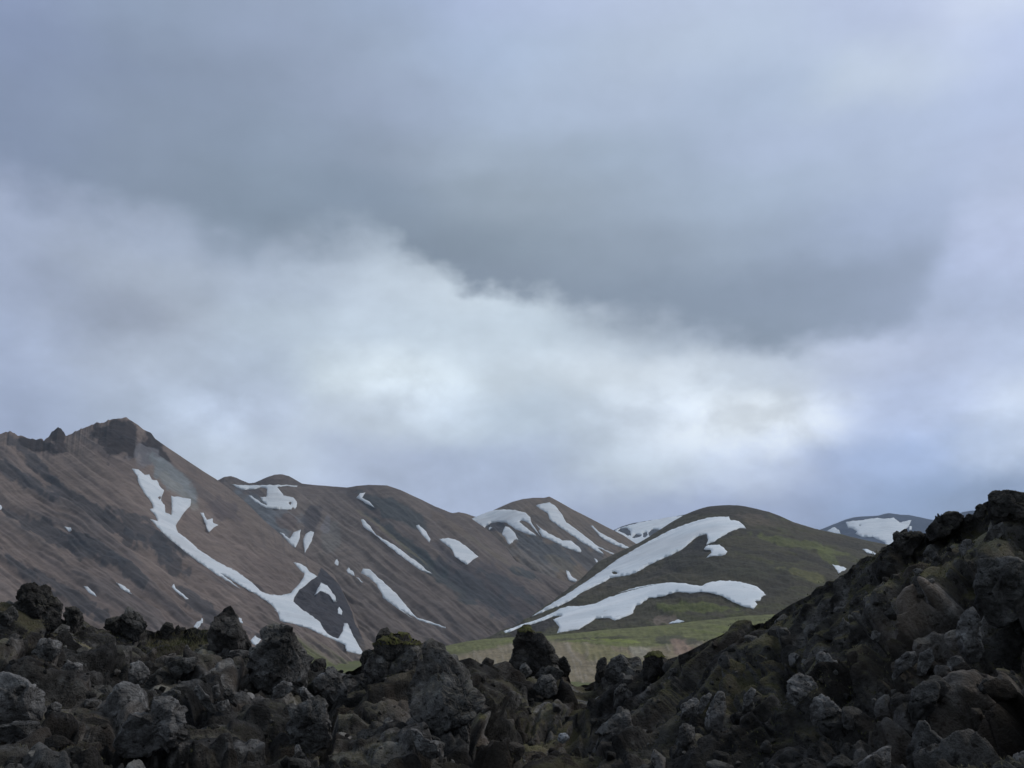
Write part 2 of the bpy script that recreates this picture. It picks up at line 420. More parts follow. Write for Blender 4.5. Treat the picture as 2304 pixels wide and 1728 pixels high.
# ------------------------------------------------------------------ snow fields lying on the slopes
def roughen(poly, step=3.5, amp=1.1, seed=0):
    out = []; n = len(poly)
    for i in range(n):
        a, b = np.array(poly[i]), np.array(poly[(i + 1) % n]); d = np.hypot(*(b - a)); k = max(1, int(d / step))
        for j in range(k): out.append(a + (b - a) * j / k)
    out = np.array(out)
    w = np.stack([fbm(np.c_[out / 9., np.full(len(out), seed)], 3), fbm(np.c_[out / 9., np.full(len(out), seed + 9.)], 3)], 1)
    return out + w * amp * 2.2
def snow_patch(layer, poly, label, holes=(), grp=None, lift=6.0, step=6.0, snow=MAT_SNOW):
    poly = roughen(poly, seed=len(poly)); holes = [roughen(h, seed=3) for h in holes]
    x0, y0 = poly.min(0); x1, y1 = poly.max(0)
    step = min(step, max(2.0, min(x1 - x0, y1 - y0) / 5))
    gx, gy = np.meshgrid(np.arange(x0, x1, step), np.arange(y0, y1, step)); gx[1::2] += step / 2
    g = np.c_[gx.ravel(), gy.ravel()]
    ins = inpoly(g[:, 0], g[:, 1], poly)
    for h in holes: ins &= ~inpoly(g[:, 0], g[:, 1], h)
    g = g[ins]
    rings = [poly] + holes; edges = []; allp = []; k = 0
    for r in rings:
        edges += [(k + i, k + (i + 1) % len(r)) for i in range(len(r))]; allp.append(r); k += len(r)
    if len(g):
        B = np.vstack(rings); dmin = np.array([np.min(np.hypot(*(B - q).T)) for q in g]); g = g[dmin > step * .4]
    pts = np.vstack(allp + [g])
    vv, ee, ff, *_ = delaunay_2d_cdt([Vector(p) for p in pts], edges, [], 0, 1e-4)
    vv = np.array([(p.x, p.y) for p in vv]); tri = np.array([f[:] for f in ff if len(f) == 3])
    c = vv[tri].mean(1); ok = inpoly(c[:, 0], c[:, 1], poly)
    for h in holes: ok &= ~inpoly(c[:, 0], c[:, 1], h)
    tri = tri[ok]
    ed = {}
    for t in tri:
        for a, b in ((t[0], t[1]), (t[1], t[2]), (t[2], t[0])):
            key = (min(a, b), max(a, b)); ed.setdefault(key, []).append((a, b))
    bnd = [v[0] for v in ed.values() if len(v) == 1]
    bv = sorted({i for e in bnd for i in e}); bset = set(bv); B = vv[bv]
    P = np.zeros((len(vv), 3)); back = {}
    extra = []
    for i, (x, y) in enumerate(vv):
        az, sl, r = layer.hit(x, y)
        d = 0. if i in bset else float(np.min(np.hypot(*(B - vv[i]).T)))
        th = lift * r / 2200. * (0.45 + 0.55 * min(1, d / 8))
        rr = r - th; z = CAMZ + rr * sl
        P[i] = (rr * math.sin(az), rr * math.cos(az), z)
        if i in bset:
            rb = r + lift * 1.5; back[i] = len(vv) + len(extra); extra.append((rb * math.sin(az), rb * math.cos(az), CAMZ + rb * sl - lift * .5))
    P = np.vstack([P, extra]); F_ = [tuple(t) for t in tri]
    for a, b in bnd:
        F_ += [(b, a, back[a]), (b, back[a], back[b])]
    F_ = np.array(F_)
    # face up / towards the viewer
    n = np.cross(P[F_[0][1]] - P[F_[0][0]], P[F_[0][2]] - P[F_[0][0]])
    if n @ P[F_[0][0]] > 0: F_ = F_[:, ::-1]
    used = np.unique(F_); remap = -np.ones(len(P), int); remap[used] = np.arange(len(used))
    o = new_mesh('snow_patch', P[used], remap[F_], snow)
    return tag(o, label, 'snow patch', grp)

BRIGHT = []
def build_layer(name, lay, colour, relief_s, relief_d, patches, mat, label, cat):
    """patches: list of (poly, label, holes)"""
    fade = sstep(lay.U, 1.0, .93) if False else 1.0
    front = (np.arange(lay.shape[0])[:, None] < lay.nf) * 1.0
    m = np.zeros(lay.shape)
    for poly, _, holes in patches:
        m = np.maximum(m, inpoly(lay.px, lay.py, poly) * front)
    for _ in range(14):
        m[1:-1, 1:-1] = (m[1:-1, 1:-1] + m[:-2, 1:-1] + m[2:, 1:-1] + m[1:-1, :-2] + m[1:-1, 2:]) / 5
    lay.Z = lay.Z + relief_s * (1 - .75 * np.clip(m * 1.6, 0, 1)) * np.clip((1 - lay.U) * 8, 0, 1) * front
    lay.Zs = lay.Z.copy(); lay.finish_query()
    lay.px, lay.py = as2pix(lay.A, (lay.Z - CAMZ) / lay.R)
    m = np.zeros(lay.shape)
    for poly, _, holes in patches:
        q = inpoly(lay.px, lay.py, poly)
        for h in holes: q &= ~inpoly(lay.px, lay.py, h)
        m = np.maximum(m, q * front)
    k = m.copy()
    for _ in range(3):
        k[1:-1, 1:-1] = (k[1:-1, 1:-1] * 2 + k[:-2, 1:-1] + k[2:, 1:-1] + k[1:-1, :-2] + k[1:-1, 2:]) / 6
        k = np.maximum(k, m)
    e = m.copy()
    e[1:-1, 1:-1] = np.minimum.reduce([m[1:-1, 1:-1], m[:-2, 1:-1], m[2:, 1:-1], m[1:-1, :-2], m[1:-1, 2:]])
    lay.Z = lay.Z - e * 5 * lay.R / 2200.
    lay.Z = lay.Z + relief_d * (1 - k) * np.clip((1 - lay.U) * 14 + .22, 0, 1)
    o = new_mesh(name, lay.xyz(), grid_faces(*lay.shape), mat, cols=colour.reshape(-1, 3))
    tag(o, label, cat, kind='structure')
    for poly, lab, holes in patches:
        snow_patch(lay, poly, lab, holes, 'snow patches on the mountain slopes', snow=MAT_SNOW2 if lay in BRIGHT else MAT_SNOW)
    return o

def rel(lay, ang, wid, ln, seed, amp, oct=4):
    return streak(lay.px, lay.py, ang, wid, ln, seed, oct) * amp

# ---------------- the tall brown mountain on the left
RIDGE_A = [(-700, 1200, 2500), (-420, 1090, 2500), (-160, 1010, 2500), (-60, 965, 2500)] + [(x, y, 2450) for x, y in C1((0, 290), (60, 262), (120, 270), (170, 285), (215, 312), (270, 315), (295, 330), (330, 318), (360, 325), (385, 308), (405, 312), (425, 275), (455, 245), (485, 213), (510, 235), (535, 262), (545, 290), (590, 285), (610, 280), (680, 240), (760, 205), (815, 185), (835, 198), (920, 162), (1000, 150), (1048, 141), (1070, 160), (1095, 175), (1150, 210), (1190, 245), (1255, 275), (1285, 320), (1400, 400), (1550, 500), (1700, 600), (1790, 655))]
RIDGE_A += [(522, 1104, 2380), (563, 1139, 2300), (590, 1167, 2220), (630, 1202, 2120), (666, 1237, 2000), (687, 1251, 1950), (725, 1275, 1880), (752, 1294, 1820), (768, 1325, 1720), (796, 1380, 1600), (822, 1457, 1450), (850, 1492, 1380)]
LA = Layer(RIDGE_A, 820, -44, 1150, 440, jag=(.0045, -.375), prof=lambda u: 0.30 * u + 0.70 * u ** 1.7, back_slope=.45)
def colour_a(L):
    px, py = L.px, L.py
    n1 = streak(px, py, .60, 15, 380, 1.0, 5, 16); n2 = streak(px, py, .60, 34, 420, 7.0, 4, 30); n3 = streak(px, py, .62, 4.5, 150, 11.0, 4, 6)
    n4 = streak(px, py, 1.35, 6, 60, 15., 4, 10)
    c = np.zeros(px.shape + (3,)) + np.array((.150, .120, .098))
    c = blend(c, sstep(n1, -.05, .45) * .5, (.195, .160, .130))
    c = blend(c, sstep(-n1, .0, .4) * .4, (.105, .088, .080))
    right = sstep(px - py * .9, -560, -470)        # the rounded shoulder east of the couloir
    c = blend(c, right * .6, (.135, .112, .090)); c = blend(c, right * sstep(n4, .05, .35) * .5, (.085, .075, .068))
    dark = sstep(n2 + .15 * n1, .08, .32) * (1 - right)
    c = blend(c, dark * .45, (.060, .060, .062))
    for cx, cy, rx, ry, a in ((75, 1035, 75, 14, 45), (60, 1085, 90, 16, 32), (210, 1150, 140, 20, 35), (330, 1200, 105, 24, 34), (385, 1255, 60, 22, 50), (110, 1200, 130, 20, 30), (215, 1240, 90, 16, 30), (290, 1290, 70, 16, 40), (150, 1330, 140, 14, 30), (60, 1290, 80, 12, 42), (460, 1370, 80, 18, 40)):
        c = blend(c, blob(px, py, cx, cy, rx, ry, a, .6, cx) * .72, (.040, .043, .046))
    for cx, cy, rx, ry, a in ((85, 1003, 45, 14, 15), (132, 990, 22, 34, 0), (265, 985, 55, 45, 20), (340, 1005, 26, 40, 20), (365, 1028, 26, 18, 50)):
        c = blend(c, blob(px, py, cx, cy, rx, ry, a, .5, cx) * .9, (.028, .026, .027))
    c = blend(c, blob(px, py, 330, 1030, 40, 22, 20, .5) * .6, (.17, .17, .17))
    c = blend(c, blob(px, py, 390, 1080, 22, 65, -48, .4) * .85, (.165, .185, .180))
    c = blend(c, blob(px, py, 400, 1100, 14, 60, -45, .4, 3) * .5, (.20, .20, .17))
    c = blend(c, blob(px, py, 505, 1150, 38, 26, 20, .5) * .6, (.075, .065, .065))
    c = blend(c, blob(px, py, 600, 1290, 70, 60, 10, .5) * .25, (.10, .08, .07))
    knoll = inpoly(px, py, C2((965, 1080), (1000, 1020), (1090, 955), (1160, 905), (1190, 840), (1240, 880), (1340, 980), (1420, 1150), (1500, 1350), (1570, 1560), (1450, 1560), (1260, 1400), (1120, 1240), (960, 1120)))
    c = blend(c, knoll * (.9 + .1 * n3), (.036, .038, .044))
    # foot: pale gravel then meadow
    foot = sstep(py, 1425, 1470) * sstep(px, 520, 640)
    c = blend(c, foot * .6, (.15, .125, .095))
    gm = sstep(py + n1 * 40 - (px - 690) * .55, 1425, 1475) * sstep(px, 590, 680)
    c = blend(c, gm * .85, (.115, .125, .045))
    c *= np.array((1.20, 1.17, 1.24)) * (1 + .16 * n3)[..., None]
    return np.clip(c, .01, 1), n1, n2, n3
ca, n1, n2, n3 = colour_a(LA)
S1 = C1((1095,570),(1150,575),(1200,620),(1240,615),(1260,660),(1300,665),(1330,720),(1362,750),(1340,800),(1335,835),(1365,870),(1375,930),(1420,955),(1425,900),(1420,795),(1585,820),(1580,875),(1520,940),(1455,1045),(1480,1100),(1560,1160),(1640,1230),(1700,1275))
S1 += C2((280,755),(330,790),(400,825),(480,860),(600,950),(700,1040),(760,1060),(860,1068),(940,1045),(1000,980),(1045,920),(1050,885),(1010,850),(960,795),(1000,795),(1060,830),(1090,870),(1160,910),(1090,960),(1010,1020),(965,1080),(960,1120),(1000,1160),(1040,1190),(1120,1240),(1180,1290),(1210,1350),(1260,1400),(1330,1425),(1365,1370),(1380,1300),(1410,1300),(1450,1390),(1500,1480),(1540,1550),(1500,1555),(1400,1530),(1390,1480),(1300,1440),(1200,1395),(1100,1345),(950,1300),(880,1290),(850,1280),(830,1210),(800,1185),(825,1200),(760,1130),(680,1075),(560,1010),(350,880))
S1 += C1((2000,1570),(1800,1450),(1600,1310),(1400,1150),(1330,1080),(1245,985),(1310,1005),(1290,960),(1240,905),(1272,900),(1260,850),(1200,780),(1150,690),(1140,630))
PA = [
 (S1, 'long forked snow couloir down the left brown mountain, ending in a white fan', [C1((1310,805),(1330,795),(1335,815),(1322,828))]),
 (C1((1660,935),(1690,935),(1715,995),(1765,980),(1770,1020),(1812,1035),(1770,1060),(1735,1097),(1710,1050),(1690,985)), 'small star shaped snow patch on brown shoulder right of the forked couloir', []),
 (C1((535,1050),(590,1058),(597,1078),(575,1093),(553,1075)), 'tiny round snow spot in the middle of the left mountain face', []),
 (C1((695,1545),(730,1550),(785,1600),(803,1632),(740,1600)), 'short narrow snow sliver low on the left mountain, left one of a pair', []),
 (C1((965,1515),(1010,1530),(1070,1575),(1096,1612),(1020,1575)), 'short thick snow sliver low on the left mountain, right one of a pair', []),
 (C1((1422,1548),(1442,1520),(1460,1565),(1520,1610),(1560,1645),(1540,1652),(1450,1580)), 'thin pointed snow sliver on brown scree between mossy rocks and long couloir', []),
 (C1((-20,865),(12,872),(20,890),(8,908),(-20,905)), 'bit of snow cut by the left edge of the photo on brown slope', []),
 (C1((1130,0),(1135,0),(1140,0)), '', []),
 (C2((605,1440),(640,1400),(690,1435),(650,1485),(620,1470)), 'small square snow patch showing right of the tilted dark slab', []),
 (C2((500,1250),(530,1260),(540,1300),(515,1290)), 'tiny snow speck beside upper right edge of the tilted slab', []),
 (C2((130,1330),(160,1285),(190,1275),(200,1243),(210,1275),(205,1300),(160,1345)), 'jagged scrap of snow just left of the tilted dark slab', []),
 (C2((1130,1068),(1165,1010),(1185,960),(1240,985),(1310,1080),(1315,1118),(1295,1118),(1265,1080),(1240,1060),(1180,1035)), 'hooked snow patch on top of the dark knoll above the white fan', []),
 (C2((1325,1180),(1340,1160),(1365,1195),(1362,1230),(1330,1215)), 'tiny oval snow patch on the side of the dark knoll', []),
]
PA = [p for p in PA if p[1]]
build_layer('mountain', LA, ca, n2 * 16 + n1 * 4, n3 * 1.8 + fbm(LA.xyz() / 40., 4).reshape(LA.shape) * 2.5 * (1 + 2 * sstep(.02 - ca.mean(-1) + .06, 0, .03)), PA, MAT_MTN,
            'tall brown streaked mountain with a rocky crest at left', 'mountain')

# ---------------- middle mountain behind it
RIDGE_B = [(400, 1110, 3150), (487, 1082, 3100), (505, 1073, 3100), (520, 1071, 3100), (532, 1075, 3100), (545, 1081, 3100), (560, 1087, 3100), (573, 1086, 3100), (600, 1074, 3100), (618, 1068, 3100), (634, 1067, 3100), (650, 1071, 3100), (680, 1088, 3100), (705, 1091, 3100), (730, 1093, 3100), (780, 1097, 3050), (805, 1093, 3000), (830, 1091, 3000), (870, 1092, 2950), (900, 1102, 2900), (950, 1125, 2850), (980, 1140, 2800), (1013, 1153, 2750), (1060, 1166, 2700), (1092, 1188, 2640), (1130, 1222, 2560), (1160, 1262, 2450), (1200, 1284, 2400), (1263, 1305, 2300), (1340, 1330, 2200), (1420, 1365, 2150)]
LB = Layer(RIDGE_B, 1250, -60, 700, 360, prof=lambda u: .4 * u + .6 * u ** 1.6, back_slope=.4)
def colour_b(L):
    px, py = L.px, L.py
    n1 = streak(px, py, .66, 12, 300, 21., 4, 10); n2 = streak(px, py, .66, 30, 380, 27., 4, 20); n3 = streak(px, py, .66, 5, 80, 31., 3, 8)
    n4 = streak(px, py, 1.25, 7, 50, 35., 4, 10)
    c = np.zeros(px.shape + (3,)) + np.array((.118, .098, .082))
    c = blend(c, sstep(n1, 0, .4) * .6, (.155, .130, .105)); c = blend(c, sstep(-n1, 0, .4) * .5, (.08, .075, .072))
    c = blend(c, blob(px, py, 760, 1230, 160, 60, 42, .4) * .5, (.165, .14, .115))
    c = blend(c, blob(px, py, 590, 1160, 26, 80, -50, .4) * .8, (.125, .142, .145))
    c = blend(c, blob(px, py, 630, 1165, 60, 22, 10, .5, 2) * .7, (.135, .145, .145))
    c = blend(c, blob(px, py, 645, 1175, 25, 18, 10, .5, 4) * .7, (.14, .105, .085))
    c = blend(c, blob(px, py, 700, 1170, 22, 36, 20, .5, 5) * .8, (.058, .055, .056))
    c = blend(c, blob(px, py, 745, 1215, 26, 36, 20, .5, 6) * .5, (.16, .16, .14))
    c = blend(c, blob(px, py, 735, 1180, 10, 26, 10, .5, 16) * .5, (.19, .19, .19))
    for cx, cy, rx, ry, a, s in ((930, 1235, 120, 13, 38, 1), (1000, 1300, 110, 24, 38, 2), (1080, 1330, 110, 18, 36, 3), (890, 1150, 90, 22, 25, 4), (1150, 1330, 80, 16, 30, 5), (1180, 1290, 40, 12, 20, 6)):
        c = blend(c, blob(px, py, cx, cy, rx, ry, a, .4, s) * .8, (.045, .056, .056))
    c = blend(c, blob(px, py, 880, 1205, 110, 7, 38, .3, 8) * .55, (.14, .125, .075))
    c = blend(c, blob(px, py, 1075, 1225, 110, 8, 33, .3, 9) * .55, (.14, .12, .085))
    c = blend(c, blob(px, py, 1010, 1180, 60, 14, 35, .3, 10) * .4, (.13, .10, .075))
    c = blend(c, blob(px, py, 600, 1085, 110, 9, 3, .3, 11) * .6, (.07, .06, .055))
    c = blend(c, blob(px, py, 565, 1105, 40, 12, 20, .3, 12) * .6, (.06, .058, .058))
    c = blend(c, blob(px, py, 1130, 1345, 190, 50, 35, .4, 77) * .55, (.055, .054, .058))
    c *= np.array((1.14, 1.12, 1.2)) * (1 + .12 * n3 + .05 * n4)[..., None]
    return np.clip(c, .01, 1), n1, n2, n3
cb, n1, n2, n3 = colour_b(LB)
PB = [
 (C2((450,150),(640,155),(830,150),(920,152),(990,158),(985,168),(900,163),(825,168),(850,195),(880,240),(960,255),(990,290),(990,330),(970,352),(955,335),(940,355),(900,355),(800,350),(740,345),(640,290),(590,238),(610,240),(710,310),(745,322),(700,275),(680,250),(735,250),(740,180),(690,172),(640,188),(540,190),(490,172)), 'large ragged snow field in the bowl just under the middle ridge crest', [C2((920,300),(935,290),(945,300),(932,318))]),
 (C2((845,545),(870,550),(925,600),(935,590),(960,545),(1020,520),(1010,600),(975,672),(930,640)), 'forked snow patch, left of a pair under the pale talus of the middle mountain', []),
 (C2((1040,600),(1060,560),(1100,530),(1132,545),(1110,620),(1075,680),(1055,718),(1045,660)), 'leaf shaped snow patch, right of a pair under the pale talus', []),
 (C2((1300,800),(1305,780),(1320,765),(1335,790),(1332,822),(1315,818)), 'tiny snow speck alone in mid slope right of the leaf shaped patch', []),
 (C2((1400,860),(1420,830),(1430,855),(1460,870),(1470,910),(1410,885)), 'small blocky snow patch just left of the long snow tongue', []),
 (C2((1480,915),(1500,925),(1540,960),(1525,958)), 'thin snow dash below the small blocky patch on brown slope', []),
 (C2((1520,880),(1535,850),(1560,845),(1590,850),(1700,950),(1820,1060),(1900,1160),(1980,1250),(2100,1285))+C3((200,1155),(380,1222),(378,1232),(170,1168),(60,1105),(0,1068))+C2((1950,1260),(1820,1175),(1700,1085),(1690,1050),(1650,980),(1590,920),(1530,890)), 'long snow tongue curving to a thin tail in lower centre slope', []),
 (C2((1515,440),(1540,435),(1600,500),(1650,570),(1800,650),(1900,730),(2000,800),(2110,893),(2000,850),(1850,740),(1700,620),(1620,550),(1540,500)), 'long thin snow streak running diagonally along a dark green gully', []),
 (C2((1478,258),(1510,220),(1555,215),(1530,258),(1590,290),(1632,337),(1590,320),(1512,272)), 'small snow patch high near the rounded middle summit', []),
 (C2((1975,490),(2000,480),(2060,540),(2095,605),(2088,628),(2030,570)), 'narrow snow patch upper right on the middle mountain, above the wedge', []),
 (C3((325,490),(400,480),(480,500),(560,560),(650,635),(600,665),(560,702),(520,680),(450,630),(435,580)), 'broad wedge of snow on the right slope of the middle mountain', []),
]
build_layer('mountain', LB, cb, n2 * 17 + n1 * 5, n3 * 2 + fbm(LB.xyz() / 50., 4).reshape(LB.shape) * 3.5, PB, MAT_MTN,
            'broad brown mountain with a rounded ridge in the middle distance', 'mountain')

# ---------------- pointed mountain in the centre
RIDGE_C = [(940, 1180, 3900), (1000, 1158, 3900), (1033, 1152, 3900), (1050, 1156, 3900), (1070, 1163, 3900), (1100, 1153, 3900), (1125, 1141, 3900), (1150, 1130, 3900), (1175, 1123, 3900), (1200, 1120, 3900), (1225, 1120, 3900), (1236, 1117, 3900), (1260, 1130, 3880), (1290, 1147, 3850), (1330, 1167, 3800), (1370, 1188, 3750), (1400, 1203, 3700), (1437, 1227, 3650), (1470, 1250, 3600), (1520, 1290, 3500)]
LC = Layer(RIDGE_C, 1900, -36, 460, 260, prof=lambda u: .35 * u + .65 * u ** 1.3, back_slope=.4)
def colour_c(L):
    px, py = L.px, L.py
    n1 = streak(px, py, .68, 8, 120, 41., 4, 12); n2 = streak(px, py, .68, 24, 200, 47., 4); n3 = streak(px, py, .7, 4, 60, 49., 3, 6)
    c = np.zeros(px.shape + (3,)) + np.array((.118, .092, .072))
    c = blend(c, sstep(n1, 0, .4) * .5, (.15, .118, .09)); c = blend(c, sstep(-n1, 0, .4) * .5, (.075, .07, .07))
    c = blend(c, blob(px, py, 1230, 1240, 80, 26, 28, .4) * .8, (.055, .062, .068))
    c = blend(c, blob(px, py, 1330, 1260, 70, 22, 40, .4, 2) * .7, (.06, .062, .066))
    c = blend(c, blob(px, py, 1120, 1187, 32, 14, 10, .4, 3) * .9, (.035, .036, .042))
    c = blend(c, blob(px, py, 1225, 1180, 30, 9, 30, .4, 4) * .6, (.07, .062, .055))
    c = blend(c, blob(px, py, 1200, 1265, 70, 22, 30, .4, 5) * .5, (.13, .125, .12))
    c = blend(c, blob(px, py, 1270, 1275, 50, 14, 30, .4, 6) * .5, (.15, .125, .09))
    c *= 1.3 * (1 + .1 * n3)[..., None]
    return np.clip(c, .01, 1), n1, n2, n3
cc, n1, n2, n3 = colour_c(LC)
PC = [
 (C3((578,328),(650,298),(720,268),(790,250),(860,244),(950,246),(1040,270),(1080,310),(1088,350),(1120,395),(1165,465),(1135,430),(1085,375),(1050,345),(1010,332),(990,345),(1040,390),(1100,435),(1133,467),(1060,450),(960,410),(915,375),(870,350),(820,347),(750,360),(715,385),(695,402),(660,375)), 'large curved snow field like a wing below the pointed summit', []),
 (C3((845,445),(872,385),(900,385),(950,440),(985,497),(950,495),(910,540),(890,520),(868,475)), 'small notched snow patch under the dark hollow of the wing shaped field', []),
 (C3((735,408),(748,385),(767,393),(742,416)), 'tiny snow fleck inside the dark hollow under the wing shaped field', []),
 (C3((1130,365),(1170,400),(1230,440),(1350,500),(1420,505),(1490,560),(1505,590),(1495,602),(1400,575),(1300,520),(1180,470),(1150,420),(1165,410)), 'curved snow streak below and right of the wing shaped field', []),
 (C3((1130,208),(1180,196),(1240,186),(1290,215),(1340,280),(1380,350),(1450,400),(1540,470),(1640,550),(1780,612),(1765,618),(1640,560),(1695,620),(1640,595),(1500,510),(1400,440),(1300,370),(1240,325),(1225,275),(1170,245)), 'long straight snow chute falling right from the pointed summit', []),
 (C3((1580,375),(1600,378),(1650,430),(1800,510),(1912,560),(1890,577),(1780,540),(1660,470)), 'thin snow streak nearest the right skyline of the pointed mountain', []),
 (C3((1608,648),(1640,665),(1648,692),(1625,675)), 'tiny snow sliver low on the pointed mountain beside the green hill', []),
 (C3((1375,750),(1400,755),(1430,805),(1470,830),(1455,850),(1400,830)), 'small snow patch low in the gap left of the big green hill', []),
]
build_layer('mountain', LC, cc, n2 * 16 + n1 * 6, n3 * 3 + fbm(LC.xyz() / 60., 4).reshape(LC.shape) * 4, PC, MAT_MTN,
            'pointed brown mountain striped with snow in the centre', 'mountain')

# ---------------- far snow dome and far blue mountain
RIDGE_D = [(1330, 1215, 6500), (1385, 1191, 6500), (1400, 1184, 6500), (1425, 1177, 6500), (1460, 1171, 6500), (1500, 1166, 6500), (1540, 1158, 6500), (1600, 1152, 6500), (1680, 1175, 6500)]
LD = Layer(RIDGE_D, 4300, -36, 200, 120, prof=1.0, back_slope=.3)
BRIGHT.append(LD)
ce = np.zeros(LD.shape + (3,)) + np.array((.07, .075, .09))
def h4(*p): return C4(*p)
PD = [(C4((128,412),(180,392),(250,372),(400,338),(560,312),(700,292),(760,285),(760,560),(100,560)), 'far snow dome between the pointed mountain and the green hill',
       [h4((150,420),(175,402),(225,400),(250,425),(262,460),(232,462),(190,440)), h4((262,480),(300,445),(345,455),(340,470),(300,478),(285,482)), h4((355,440),(385,430),(395,455),(375,475),(357,470)), h4((400,440),(430,412),(490,412),(490,450),(450,465),(405,462))])]
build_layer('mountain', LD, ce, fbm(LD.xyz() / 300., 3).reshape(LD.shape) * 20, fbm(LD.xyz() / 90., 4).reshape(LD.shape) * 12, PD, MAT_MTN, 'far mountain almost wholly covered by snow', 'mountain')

RIDGE_E = [(1780, 1215, 9000), (1850, 1190, 9000)] + [(x, y, 9000) for x, y in C5((600,437),(680,415),(750,406),(850,402),(900,400),(960,382),(1000,376),(1050,384),(1100,390),(1180,394),(1250,408),(1320,424),(1400,440),(1500,420),(1600,390),(1660,366),(1740,352),(1860,355),(1960,380),(2100,420),(2300,470))]
LE = Layer(RIDGE_E, 6000, -36, 260, 140, prof=1.0, back_slope=.3)
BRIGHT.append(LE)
ce = np.zeros(LE.shape + (3,)) + np.array((.050, .070, .115))  # blue in the base colour paints extra distance haze
PE = [(C5((610,460),(680,445),(760,440),(820,425),(880,420),(960,430),(1040,420),(1095,460),(1140,450),(1200,440),(1170,500),(1120,540),(1080,560),(1060,680),(1000,700),(960,640),(850,590),(760,592),(700,562),(712,540),(660,510),(632,512)), 'wide ragged snow field on the far blue mountain at right', [C5((730,480),(745,482),(740,494))]),
      (C5((440,537),(480,512),(510,503),(550,530),(564,562),(500,557)), 'small snow patch at left foot of the far blue mountain', []),
      (C5((1180,492),(1200,495),(1205,525),(1180,530)), 'tiny snow fleck at the right end of the far ragged snow field', [])]
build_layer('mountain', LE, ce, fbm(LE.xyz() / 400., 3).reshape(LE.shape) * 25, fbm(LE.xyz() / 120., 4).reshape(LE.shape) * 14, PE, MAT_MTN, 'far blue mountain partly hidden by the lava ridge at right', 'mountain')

# ---------------- green hill on the right
RIDGE_F = [(930, 1475, 1280), (1008, 1452, 1320), (1070, 1442, 1380), (1136, 1420, 1450), (1198, 1387, 1560), (1247, 1351, 1680), (1307, 1303, 1820), (1345, 1264, 1930)] + [(x, y, 2100) for x, y in C4((330,517),(420,462),(500,408),(600,345),(700,288),(750,268),(800,248),(850,232),(900,220),(980,211),(1070,207),(1140,210),(1200,218),(1260,230),(1330,246),(1400,264),(1500,300),(1600,348),(1700,380),(1800,408),(2000,450),(2212,503))] + [(2040, 1232, 2100), (2200, 1262, 2100), (2400, 1300, 2100), (2800, 1360, 2100), (3200, 1420, 2100)]
LF = Layer(RIDGE_F, 1130, -50, 950, 380, prof=lambda u: .55 * u + .45 * np.sin(u * math.pi / 2), back_slope=.4)
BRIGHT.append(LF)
def colour_f(L):
    px, py = L.px, L.py
    n1 = streak(px, py, .16, 9, 120, 61., 4, 30); n2 = streak(px, py, .16, 30, 220, 67., 4, 50); n3 = streak(px, py, 1.3, 4, 30, 71., 3, 6)
    nn = fbm(np.stack([px / 9., py / 6., px * 0], -1).reshape(-1, 3), 3).reshape(px.shape)
    c = np.zeros(px.shape + (3,)) + np.array((.074, .066, .046))
    c = blend(c, sstep(n1 + n2 * .5, .02, .4) * .55 * sstep(px, 1500, 1750), (.088, .092, .038))
    c = blend(c, sstep(-n1, .05, .4) * .6, (.062, .054, .042))
    c = blend(c, sstep(py, 1340, 1380) * sstep(n2 + n1 * .5, -.1, .3) * .6, (.092, .096, .042))
    c = blend(c, blob(px, py, 1640, 1150, 150, 16, 4, .3) * .8, (.058, .050, .042))
    c = blend(c, blob(px, py, 1560, 1240, 120, 18, -30, .4, 2) * .7, (.045, .042, .040))
    c = blend(c, blob(px, py, 1585, 1215, 40, 14, -30, .4, 22) * .8, (.038, .036, .036))
    c = blend(c, blob(px, py, 1400, 1310, 160, 14, -15, .4, 3) * .5, (.10, .085, .065))
    c = blend(c, blob(px, py, 1640, 1275, 170, 26, 6, .4, 4) * .7, (.055, .052, .040))
    for cx, cy, rx, ry, a, q in ((1760, 1215, 120, 9, 14, 1), (1720, 1245, 110, 8, 10, 2), (1840, 1262, 70, 8, 22, 3), (1480, 1290, 140, 9, -14, 4), (1740, 1320, 60, 20, -20, 5), (1900, 1222, 60, 6, 14, 6)):  # dark bands: shade in the hill's folds, painted into the colour
        c = blend(c, blob(px, py, cx, cy, rx, ry, a, .4, q + 50) * .6, (.045, .041, .034))
    c = blend(c, blob(px, py, 1700, 1172, 50, 12, 15, .4, 5) * .6, (.12, .095, .07))
    c = blend(c, blob(px, py, 1820, 1195, 90, 12, 15, .4, 35) * .5, (.075, .062, .045))
    c = blend(c, blob(px, py, 1855, 1245, 38, 12, 40, .5, 6) * .5, (.135, .155, .05))  # yellow-green growth on the flank, strengthened to paint in patchy sunlight
    c = blend(c, blob(px, py, 1810, 1295, 60, 10, 15, .5, 7) * .5, (.165, .160, .065))
    c = blend(c, blob(px, py, 1800, 1225, 120, 8, 12, .5, 8) * .65, (.125, .135, .05))
    c = blend(c, blob(px, py, 1560, 1365, 100, 12, 0, .5, 9) * .7, (.12, .135, .045))
    c = blend(c, blob(px, py, 1550, 1337, 110, 8, -3, .4, 10) * .8, (.05, .045, .038))
    c = blend(c, blob(px, py, 1495, 1395, 30, 12, -5, .5, 11) * .7, (.19, .15, .12))
    c = blend(c, blob(px, py, 1200, 1412, 60, 16, -12, .5, 12) * .9, (.048, .042, .04))
    edge = sstep(py + px * .72, 2215, 2190) * (px < 1440)
    c = blend(c, edge * .8, (.045, .042, .038))
    c *= 1.08 * (1 + .10 * n3 + .26 * nn)[..., None]
    return np.clip(c, .01, 1), n1, n2, n3
cf, n1, n2, n3 = colour_f(LF)
